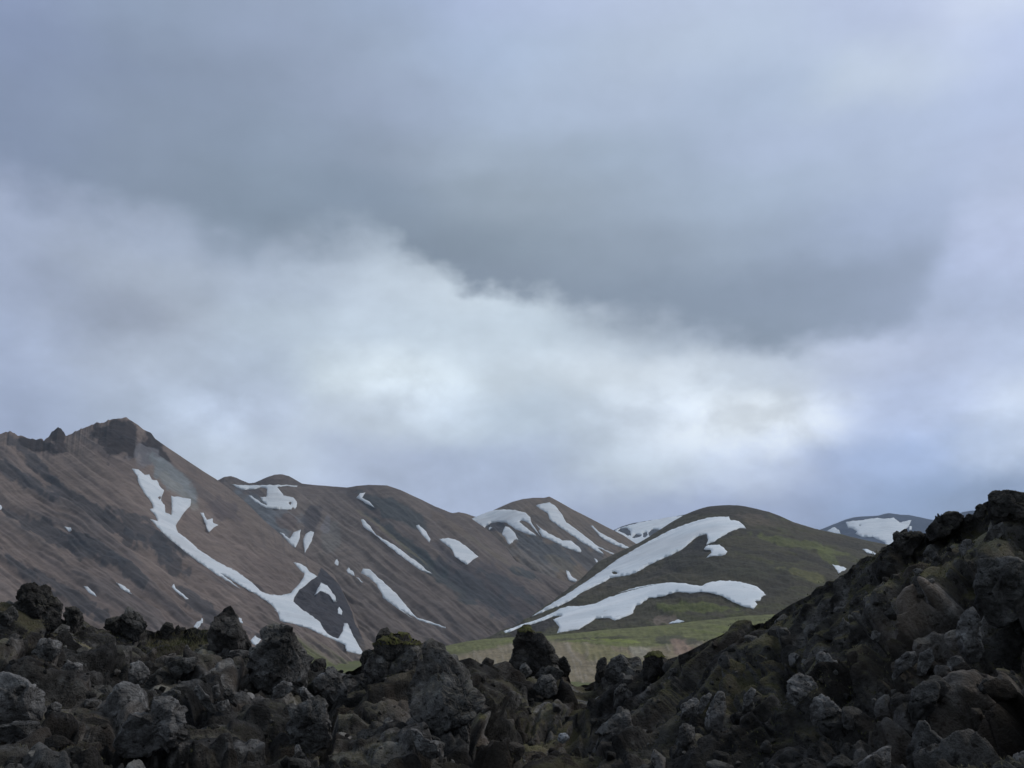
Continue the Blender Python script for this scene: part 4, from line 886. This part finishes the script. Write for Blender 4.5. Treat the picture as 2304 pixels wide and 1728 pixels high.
KF = 533 / 2211.; K6 = 500 / 2212.
F1 = lambda *p: crop(0, 1278, K, p)
F2_ = lambda *p: crop(500, 1328, KF, p)
F3 = lambda *p: crop(950, 1328, KF, p)
F4 = lambda *p: crop(1400, 1278, K, p)
F5 = lambda *p: crop(1804, 1090, K6, p)
F6 = lambda *p: crop(1804, 1353, K6, p)
D_, P_ = MAT_DARK, MAT_PALE
ROCKS = [
 (F1((110,470),(130,290),(175,240),(190,170),(240,150),(290,128),(330,165),(370,160),(420,190),(440,230),(500,262),(545,310),(540,400),(400,500)), 'dark jagged mound of lava breaking the skyline at far left', D_, dict(moss=.6, e=.7)),
 (F1((530,420),(545,320),(620,312),(690,375),(695,440),(620,500),(550,470)), 'squat dark lump joined to the right end of the far left mound', D_, {}),
 (F1((-40,350),(30,360),(100,310),(140,330),(165,400),(120,450),(0,450)), 'grey lichened rock at the foot of the far left mound', None, {}),
 (F1((860,490),(870,430),(940,405),(1000,410),(1000,490),(940,520)), 'small dark rock on left side of the low two part outcrop', D_, {}),
 (F1((950,490),(960,420),(1030,370),(1050,330),(1085,318),(1130,355),(1175,405),(1228,500),(1150,550),(960,530)), 'peaked brownish rock of the low two part outcrop on the grassy skyline', None, dict(moss=.5)),
 (F1((1330,520),(1345,470),(1375,447),(1430,458),(1448,510),(1400,550),(1340,545)), 'small round dark rock alone on the grassy skyline', D_, {}),
 (F1((1448,520),(1460,480),(1480,468),(1505,515),(1470,545)), 'very small dark stone right of the round rock on the grassy skyline', D_, {}),
 (F1((1690,640),(1700,540),(1735,455),(1770,400),(1840,350),(1878,297),(1905,312),(1980,440),(2040,530),(2125,665),(2000,720),(1800,700)), 'sharp tilted dark slab like a shark fin on the skyline', D_, dict(rough=.45, depth=.55, moss=.15, e=.8)),
 (F2_((235,800),(238,620),(280,540),(355,450),(370,385),(430,330),(480,300),(520,320),(560,298),(640,310),(700,430),(760,510),(800,570),(860,650),(815,720),(822,880),(600,930),(300,870)), 'big triangular boulder with a crumbly top and smooth grey front', None, dict(rough=.7, e=.75, moss=.3)),
 (F2_((820,720),(870,645),(920,635),(965,640),(980,700),(975,760),(900,800),(830,770)), 'dark red lump against the right flank of the big triangular boulder', D_, {}),
 (F2_((835,870),(900,800),(960,770),(985,700),(1050,690),(1100,750),(1140,790),(1130,850),(1172,920),(1160,985),(1050,990),(950,950),(850,905)), 'pitted pale boulder with a deep shadow under it', P_, dict(rough=.8, moss=.1)),
 (F2_((1428,510),(1432,440),(1455,400),(1480,350),(1540,334),(1570,390),(1605,430),(1575,465),(1500,500),(1460,530)), 'upright knob of rock perched on the left end of the central crag', D_, dict(contact=1465, rough=.6, fwd=.1)),
 (F2_((1288,650),(1320,580),(1370,555),(1410,565),(1425,610),(1400,690),(1320,725)), 'rounded dark lump hanging on the left side of the central crag', D_, {}),
 (F2_((1300,820),(1330,700),(1380,610),(1440,520),(1500,460),(1600,432),(1700,425),(1780,440),(1885,470),(1900,540),(1880,650),(1800,760),(1780,900),(1600,900),(1400,870)), 'broad mossy left half of the central crag', None, dict(moss=.7, depth=1., contact=1530, e=.7, cap=.85)),
 ([(926,1530),(931,1485),(946,1463),(970,1449),(1003,1452),(1030,1463),(1048,1490),(1058,1520),(1066,1545),(1085,1560),(1094,1582),(1080,1605),(1060,1620),(1052,1680),(1062,1760),(960,1760),(935,1700),(925,1650),(918,1600)], 'tall right half of the central crag split by vertical cracks', None, dict(depth=.9, contact=1640, rough=.9, moss=.35, e=.75)),
 (F2_((1740,1010),(1790,940),(1900,930),(2000,960),(2040,1040),(2060,1200),(2040,1290),(1900,1310),(1820,1290),(1800,1140)), 'flat pale plate on the face of the tall central crag', P_, dict(contact=1600, rough=.5, depth=.5, fwd=.75, moss=0., e=.8)),
 (F2_((1740,1300),(1800,1290),(1860,1330),(1880,1460),(1990,1400),(2070,1440),(2060,1520),(1960,1570),(1850,1500),(1780,1400)), 'low pale block at the foot of the central crag', P_, dict(contact=1690, rough=.6, depth=.6, fwd=.55, moss=0.)),
 (F2_((1990,1370),(2010,1290),(2070,1280),(2105,1340),(2090,1395),(2030,1400)), 'small pale block wedged beside the flat plate of the crag', P_, dict(contact=1650, rough=.6, fwd=1.)),
 (F3((815,760),(822,560),(855,470),(885,400),(900,345),(960,312),(1010,330),(1050,390),(1100,392),(1140,400),(1180,470),(1230,540),(1262,620),(1265,740),(1100,790),(950,790)), 'freestanding pinnacle capped with moss against the ochre bank', D_, dict(cap=.93, contact=1508, depth=1.1, moss=.5, e=.75, rough=.8)),
 (F3((1250,700),(1265,640),(1320,608),(1350,640),(1382,710),(1370,780),(1280,790)), 'dark lump leaning on the right foot of the moss capped pinnacle', D_, {}),
 (F3((905,760),(925,685),(960,680),(990,700),(1035,765),(980,800),(920,795)), 'small rounded pale stone in front of the moss capped pinnacle', P_, dict(fwd=1.6, rough=.6)),
 (F3((1050,790),(1100,730),(1180,700),(1250,720),(1330,780),(1250,830),(1120,830)), 'low slanting rock at the base of the moss capped pinnacle', None, dict(fwd=.9)),
 (F3((1020,900),(1080,840),(1110,805),(1190,790),(1262,830),(1262,930),(1190,975),(1060,950)), 'lichened boulder just below the moss capped pinnacle', None, dict(moss=.3)),
 (F3((1610,830),(1622,740),(1640,660),(1670,620),(1720,625),(1730,740),(1710,850)), 'upright dark post of rock where the ochre bank ends', D_, dict(moss=.3)),
 (F3((1700,850),(1710,640),(1780,620),(1850,598),(1920,640),(2000,630),(2060,650),(2060,820),(1900,880)), 'dark block with a pale belly right of the upright post', None, dict(moss=.5)),
 (F3((2040,830),(2060,650),(2110,600),(2150,590),(2240,600),(2300,640),(2310,780),(2200,850)), 'mossy hump at the foot of the right ridge skyline', D_, dict(moss=.9, cap=.8)),
 (F3((1590,1470),(1650,1330),(1700,1240),(1760,1180),(1850,1110),(1950,1120),(1990,1250),(2080,1310),(2050,1410),(1950,1500),(1800,1550)), 'cone shaped grey boulder in the dark hollow', None, dict(moss=.15, rough=.8)),
 (F3((1780,1080),(1800,960),(1850,880),(1900,870),(1940,960),(1930,1050),(1850,1110)), 'narrow grey rock above the cone shaped boulder', None, dict(moss=.2)),
 (F3((1265,1400),(1275,1345),(1330,1330),(1378,1358),(1350,1400),(1310,1425)), 'little whitish stone in the darkest part of the hollow', MAT_WHITE, dict(moss=0, fwd=1.2)),
 (F3((1840,800),(1855,770),(1890,775),(1905,815),(1895,860),(1860,870)), 'small pale knob on dark block right of the upright post', P_, dict(fwd=1.8)),
 (F4((488,1240),(488,1130),(560,1090),(620,1058),(645,1110),(605,1240),(540,1275)), 'pale block on the left side of the black cleft', P_, dict(moss=.1, rough=.7)),
 (F4((610,1190),(650,1085),(720,1035),(752,1058),(705,1130),(655,1195)), 'slanting pale stone over the top of the black cleft', P_, dict(moss=.1, rough=.6, fwd=.6)),
 (F4((690,1340),(690,1200),(760,1080),(800,1005),(852,1040),(862,1150),(840,1290),(760,1350)), 'tall pale block on the right side of the black cleft', P_, dict(moss=.1, rough=.7)),
 (F4((425,1530),(480,1330),(500,1290),(545,1290),(600,1330),(605,1500),(500,1580)), 'upright grey rock at the lower left of the black cleft', None, dict(moss=.2)),
 (F4((985,1190),(1010,1060),(1080,975),(1115,1005),(1065,1180),(1000,1215)), 'thin leaning pale rock between the cleft and the pitted boulder', P_, dict(moss=.2, rough=.7)),
 (F4((1348,1090),(1368,950),(1440,890),(1520,878),(1585,900),(1640,1020),(1710,1060),(1700,1200),(1560,1225),(1450,1225),(1375,1120)), 'large pitted pale boulder low on the right ridge', P_, dict(moss=.1, rough=.8)),
 (F4((1585,775),(1640,700),(1710,695),(1745,760),(1790,775),(1845,950),(1720,985),(1640,900)), 'knobbly pale rock above the large pitted boulder', P_, dict(moss=.1)),
 (F4((1570,1210),(1600,1090),(1700,1075),(1800,1150),(1880,1225),(1850,1300),(1700,1225),(1580,1260)), 'low pale ledge running right from the large pitted boulder', P_, dict(moss=.1, fwd=.6)),
 (F4((1920,1720),(1960,1620),(2050,1550),(2180,1478),(2255,1465),(2230,1560),(2210,1720)), 'pale slab with a bright top edge at bottom of the photo', P_, dict(rough=.4, moss=.1, contact=1715, e=.8)),
 (F4((1780,530),(1800,460),(1830,410),(1860,440),(1890,470),(1850,480),(1820,520)), 'small pale forked stone high in the black hollow of the ridge', P_, dict(fwd=1.)),
 (F6((-20,720),(0,560),(0,500),(0,490)), '', None, {}),
 (F6((515,545),(545,420),(600,385),(660,420),(675,540),(600,575)), 'blocky grey rock in the middle of the right ridge face', None, dict(moss=.1)),
 (F6((695,370),(700,310),(740,285),(785,320),(770,380),(720,395)), 'small grey stone above the leaning pale flakes', P_, dict(fwd=.8)),
 (F6((885,745),(930,600),(1040,500),(1150,485),(1150,600),(1045,675),(950,720)), 'leaning pale flake, left of a pair on the ridge face', P_, dict(moss=.1, rough=.6)),
 (F6((1138,690),(1180,520),(1300,445),(1320,560),(1225,695)), 'leaning pale flake, right of a pair on the ridge face', P_, dict(moss=.1, rough=.6)),
 (F6((1415,700),(1460,570),(1560,530),(1635,600),(1625,685),(1500,730)), 'rounded pale stone under the hanging skull like boulder', P_, dict(moss=.1, rough=.6)),
 (F6((1055,1060),(1100,870),(1200,800),(1300,795),(1380,830),(1360,1000),(1230,1180),(1110,1180)), 'wedge shaped grey rock below the two leaning flakes', None, dict(moss=.15, rough=.8)),
 (F6((1530,360),(1570,200),(1640,90),(1700,40),(1765,150),(1830,440),(1790,510),(1640,520),(1560,460)), 'hanging pale boulder with a dark eye socket hole', P_, dict(moss=.1)),
 (F6((1745,860),(1830,765),(1890,850),(1812,915)), 'small brownish stone near the right edge of the photo', None, dict()),
 (F6((1010,1500),(1090,1350),(1150,1190),(1230,1180),(1340,1330),(1560,1520),(1500,1720),(1080,1720)), 'large dark grey boulder at the bottom near right corner', None, dict(moss=.1, rough=.7, contact=1715)),
 (F6((1980,1720),(2020,1600),(2110,1545),(2200,1480),(2300,1480),(2300,1720)), 'pale lumpy rock cut by the bottom right corner', P_, dict(contact=1715, moss=.1)),
 (F6((90,1150),(110,960),(200,920),(290,990),(440,1120),(420,1180),(240,1150),(150,1200)), 'speckled pale rock under the large pitted boulder', P_, dict(moss=.1, rough=.7)),
 (F5((905,620),(915,490),(955,462),(1000,490),(1100,462),(1200,450),(1230,560),(1100,650),(950,665)), 'blocky dark outcrop on the ridge line under the far blue mountain', D_, dict(moss=.4, contact=1235)),
 (F5((1205,450),(1300,380),(1400,300),(1440,270),(1500,282),(1580,282),(1612,330),(1570,430),(1400,500),(1250,520)), 'dark hooded crag on the ridge line right of the far mountain', D_, dict(contact=1200)),
 (F5((1620,350),(1635,300),(1660,288),(1695,300),(1705,350),(1660,370)), 'little dark stone in the notch of the ridge line', D_, dict(contact=1172)),
 (F5((1695,320),(1715,260),(1765,190),(1812,180),(1835,225),(1800,320),(1740,350)), 'round topped rock just left of the highest crag', D_, dict(contact=1165)),
 (F5((1815,300),(1830,190),(1880,95),(1940,75),(2000,52),(2070,72),(2212,85),(2350,90),(2400,300),(2100,380),(1900,350)), 'highest dark crag of the ridge at the right edge', D_, dict(contact=1165, e=.75)),
 (F5((775,700),(790,635),(830,608),(875,640),(870,700),(820,730)), 'small dark stone on the ridge line beside the flat oval snow', D_, dict(contact=1250)),
 (F5((1790,575),(1850,470),(1940,400),(2005,365),(2015,470),(1930,550),(1850,560)), 'slanted pale slab below the highest crag', P_, dict(moss=0, rough=.5)),
 (F5((1560,640),(1600,560),(1685,525),(1715,600),(1695,710),(1610,745)), 'rounded grey rock left of the slanted pale slab', P_, dict(moss=.2, rough=.6)),
 (F5((1290,760),(1300,690),(1350,670),(1385,740),(1380,860),(1320,880)), 'slim reddish grey rock in mid ridge', None, dict(moss=.2)),
 (F5((1175,790),(1220,730),(1280,720),(1300,780),(1280,840),(1210,840)), 'rounded rock left of the slim reddish one', None, dict(moss=.2)),
 (F5((1720,1000),(1740,760),(1850,720),(2060,690),(2250,760),(2260,1100),(2120,1290),(1880,1310),(1760,1180)), 'huge smooth brownish boulder face near the right edge', None, dict(moss=.15, rough=.7, depth=.7, e=.75)),
 (F1((-80,830),(0,848),(120,880),(300,960),(388,1030),(370,1130),(345,1250),(100,1280),(-80,1300)), 'large pale boulder with round pits at the left edge', P_, dict(moss=.1, rough=.7)),
 (F1((-80,1350),(120,1275),(320,1268),(420,1400),(380,1450),(100,1430),(-80,1410)), 'long flat grey rock under the pitted boulder at the left edge', None, dict(moss=.05, rough=.5, fwd=.4)),
 (F1((855,1150),(890,1050),(945,980),(1020,950),(1150,960),(1232,1050),(1255,1130),(1150,1230),(950,1300),(870,1240)), 'smooth dome shaped grey boulder at lower left', P_, dict(moss=.05, rough=.45)),
 (F1((935,1410),(1030,1300),(1090,1200),(1250,1190),(1270,1090),(1400,1080),(1540,1200),(1562,1290),(1520,1380),(1330,1440),(1250,1500),(1050,1500)), 'knotted pale boulder with a dark slot beside the smooth dome', P_, dict(moss=.1)),
 (F1((1055,900),(1080,800),(1150,762),(1222,810),(1262,860),(1200,935),(1090,945)), 'faceted blue grey block above the smooth dome', P_, dict(moss=.1, rough=.6)),
 (F1((1595,1020),(1640,955),(1720,1060),(1795,1170),(1782,1205),(1700,1150)), 'leaning thin grey plate left of the small stone cluster', P_, dict(moss=.1, rough=.6)),
 (F1((1775,1150),(1800,1120),(1900,1085),(1915,1165),(1810,1175)), 'flat bright stone at the bottom of the small stone cluster', P_, dict(moss=0, rough=.6)),
 (F1((1738,1020),(1760,980),(1810,968),(1835,1040),(1775,1070)), 'upper stone of the small cluster beside the thin plate', P_, dict(moss=0)),
 (F1((1850,1060),(1870,990),(1920,1000),(1975,1100),(1960,1140),(1900,1100)), 'angular grey stone right of the small stone cluster', None, dict(moss=.1)),
 (F1((640,1210),(720,1090),(790,1078),(845,1110),(800,1175),(700,1200)), 'arched grey stone left of the smooth dome', P_, dict(moss=.1)),
 (F1((255,700),(330,590),(430,585),(540,615),(490,700),(330,790)), 'flat pinkish grey rock on the grassy left slope', P_, dict(moss=.2, rough=.6)),
 (F1((490,840),(560,765),(690,800),(690,860),(560,925)), 'low grey rock in the middle of the left slope', P_, dict(moss=.3, rough=.8)),
 (F1((1360,800),(1500,738),(1655,735),(1610,850),(1450,890)), 'wide grey boulder below the tilted slab', None, dict(moss=.3)),
 (F1((350,1240),(400,1140),(460,1100),(520,1140),(500,1230),(410,1260)), 'conical grey stone right of the large pitted boulder', P_, dict(moss=.1)),
 (F1((870,710),(900,670),(980,660),(1040,700),(1020,740),(910,740)), 'small ragged grey rock on the left slope above the block', None, dict(moss=.2)),
 (F1((1880,720),(1900,690),(1980,672),(2070,690),(2050,740),(1930,745)), 'flat bluish stone under the point of the tilted slab', P_, dict(moss=.1)),
 (F2_((448,1010),(470,920),(570,850),(655,855),(665,935),(560,980)), 'pale stone tucked under the big triangular boulder', P_, dict(moss=.1, rough=.6)),
 (F2_((695,930),(760,895),(875,1010),(862,1055),(740,1025)), 'pointed pale stone left of the pitted pale boulder', P_, dict(moss=.1, rough=.7)),
 (F2_((590,1320),(640,1080),(780,1010),(960,1010),(990,1150),(1030,1340),(1000,1460),(760,1490)), 'crumbling grey outcrop beneath the pitted pale boulder', None, dict(moss=.15, rough=1.2)),
 (F2_((675,1420),(720,1430),(765,1600),(745,1720),(680,1720)), 'narrow upright grey plate at the bottom edge left of centre', P_, dict(moss=.1, rough=.6, contact=1715)),
 (F2_((1290,870),(1330,800),(1420,800),(1500,870),(1480,930),(1350,930)), 'brown mossy cushion of rock left of the flat plate', None, dict(moss=.8)),
 (F2_((1530,910),(1570,880),(1640,885),(1640,930),(1590,950)), 'small tan stone below the broad half of the central crag', P_, dict(moss=.1)),
]
for o_, lab_, mt_, kw in ROCKS:
    if lab_: boulder('lava_rock', o_, lab_, mat=mt_, **kw)

# loose rubble nobody could count, and grass on the moss
rs = np.random.default_rng(11)
def scatter(n, lo=0):
    r = rs.integers(FG.off + 30, FG.off + FG.nf + 4, n); c = rs.integers(40, FG.shape[1] - 50, n)
    return r, c
vars_ = []
for k in range(8):
    Vd, Fc = ico(3); pl = rs.normal(size=(12, 3)); pl /= np.linalg.norm(pl, axis=1)[:, None]; dl = rs.uniform(.5, .95, 12)
    rad = np.min(np.where(Vd @ pl.T > .05, dl / np.maximum(Vd @ pl.T, .05), 1.25), axis=1); rad = np.minimum(rad, 1.25)
    vars_.append(Vd * (rad + .12 * fbm(Vd * 3 + k * 20., 3))[:, None] * rs.uniform(.55, 1.3, 3))
r, c = scatter(1500); Vs, Fs = [], []
nf = len(ico(3)[0])
for i in range(len(r)):
    sz = .03 + .15 * rs.random() ** 4; a = rs.random() * 6.28; ca_, sa_ = math.cos(a), math.sin(a)
    v = vars_[i % 8] @ np.array([[ca_, sa_, 0], [-sa_, ca_, 0], [0, 0, .8]]) * sz + P2[r[i], c[i]] + N2[r[i], c[i]] * sz * .3
    Vs.append(v); Fs.append(ico(3)[1] + i * nf)
Vs = np.vstack(Vs)
tag(new_mesh('rubble', Vs, np.vstack(Fs), MAT_ROCK, smooth=False, attrs={'moss': np.full(len(Vs), .25), 'tone': np.repeat(.3 + 1.3 * rs.random(len(r)) ** 2, nf)}), 'loose lava rubble scattered over the slope', 'rubble', kind='stuff')
b = MatB('dry_grass'); MAT_GRASS = b.done(b.mix(b.rng(b.noise(1.2, 4), .4, .6), (.065, .068, .026), (.155, .140, .085)), .9)
mg = moss.reshape(FG.shape); Vs, Fs = [], []
r, c = scatter(60000); pxg = pxq[r, c]; pyg = pyq[r, c]
w = mg[r, c] * .35 + blob(pxg, pyg, 380, 1432, 170, 30, 0, .3) * .8 + blob(pxg, pyg, 150, 1420, 120, 25, 0, .3) * .4 
keep = rs.random(len(r)) < w; r, c, pxg, pyg = r[keep], c[keep], pxg[keep], pyg[keep]
lng = blob(pxg, pyg, 430, 1435, 110, 26, 0, .3)
B0 = P2[r, c]; n = len(r); m_ = 5
base = np.repeat(B0, m_, 0) + rs.normal(size=(n * m_, 3)) * np.array((.05, .05, .004)); L_ = np.repeat(.018 + .075 * lng + .012 * rs.random(n), m_) * rs.uniform(.6, 1.4, n * m_)
lean = rs.normal(size=(n * m_, 3)) * .5; lean[:, 2] = 1; tip = base + lean * L_[:, None]
wv = rs.normal(size=(n * m_, 3)); wv[:, 2] = 0; wv /= np.linalg.norm(wv, axis=1)[:, None]; wv *= .006
V = np.stack([base - wv, base + wv, tip], 1).reshape(-1, 3)
tag(new_mesh('grass', V, np.arange(len(V)).reshape(-1, 3), MAT_GRASS, smooth=False), 'short dry grass and moss on the lava', 'grass', kind='stuff')

# ------------------------------------------------------------------ air
bm = bmesh.new(); bmesh.ops.create_cube(bm, size=1.0)
me = bpy.data.meshes.new('haze'); bm.to_mesh(me); bm.free()
hz = bpy.data.objects.new('haze', me); COL.objects.link(hz)
HT = 1100.; hz.scale = (27000, 27000, HT); hz.location = (0, 0, -70 + HT / 2)
hm = bpy.data.materials.new('haze'); hm.use_nodes = True; nt = hm.node_tree; nt.nodes.clear()
pv = nt.nodes.new('ShaderNodeVolumePrincipled'); ou = nt.nodes.new('ShaderNodeOutputMaterial'); nt.links.new(pv.outputs[0], ou.inputs['Volume'])
pv.inputs['Color'].default_value = (.74, .86, 1, 1); pv.inputs['Density'].default_value = 3.6e-5; pv.inputs['Anisotropy'].default_value = .2
me.materials.append(hm); tag(hz, kind='stuff')
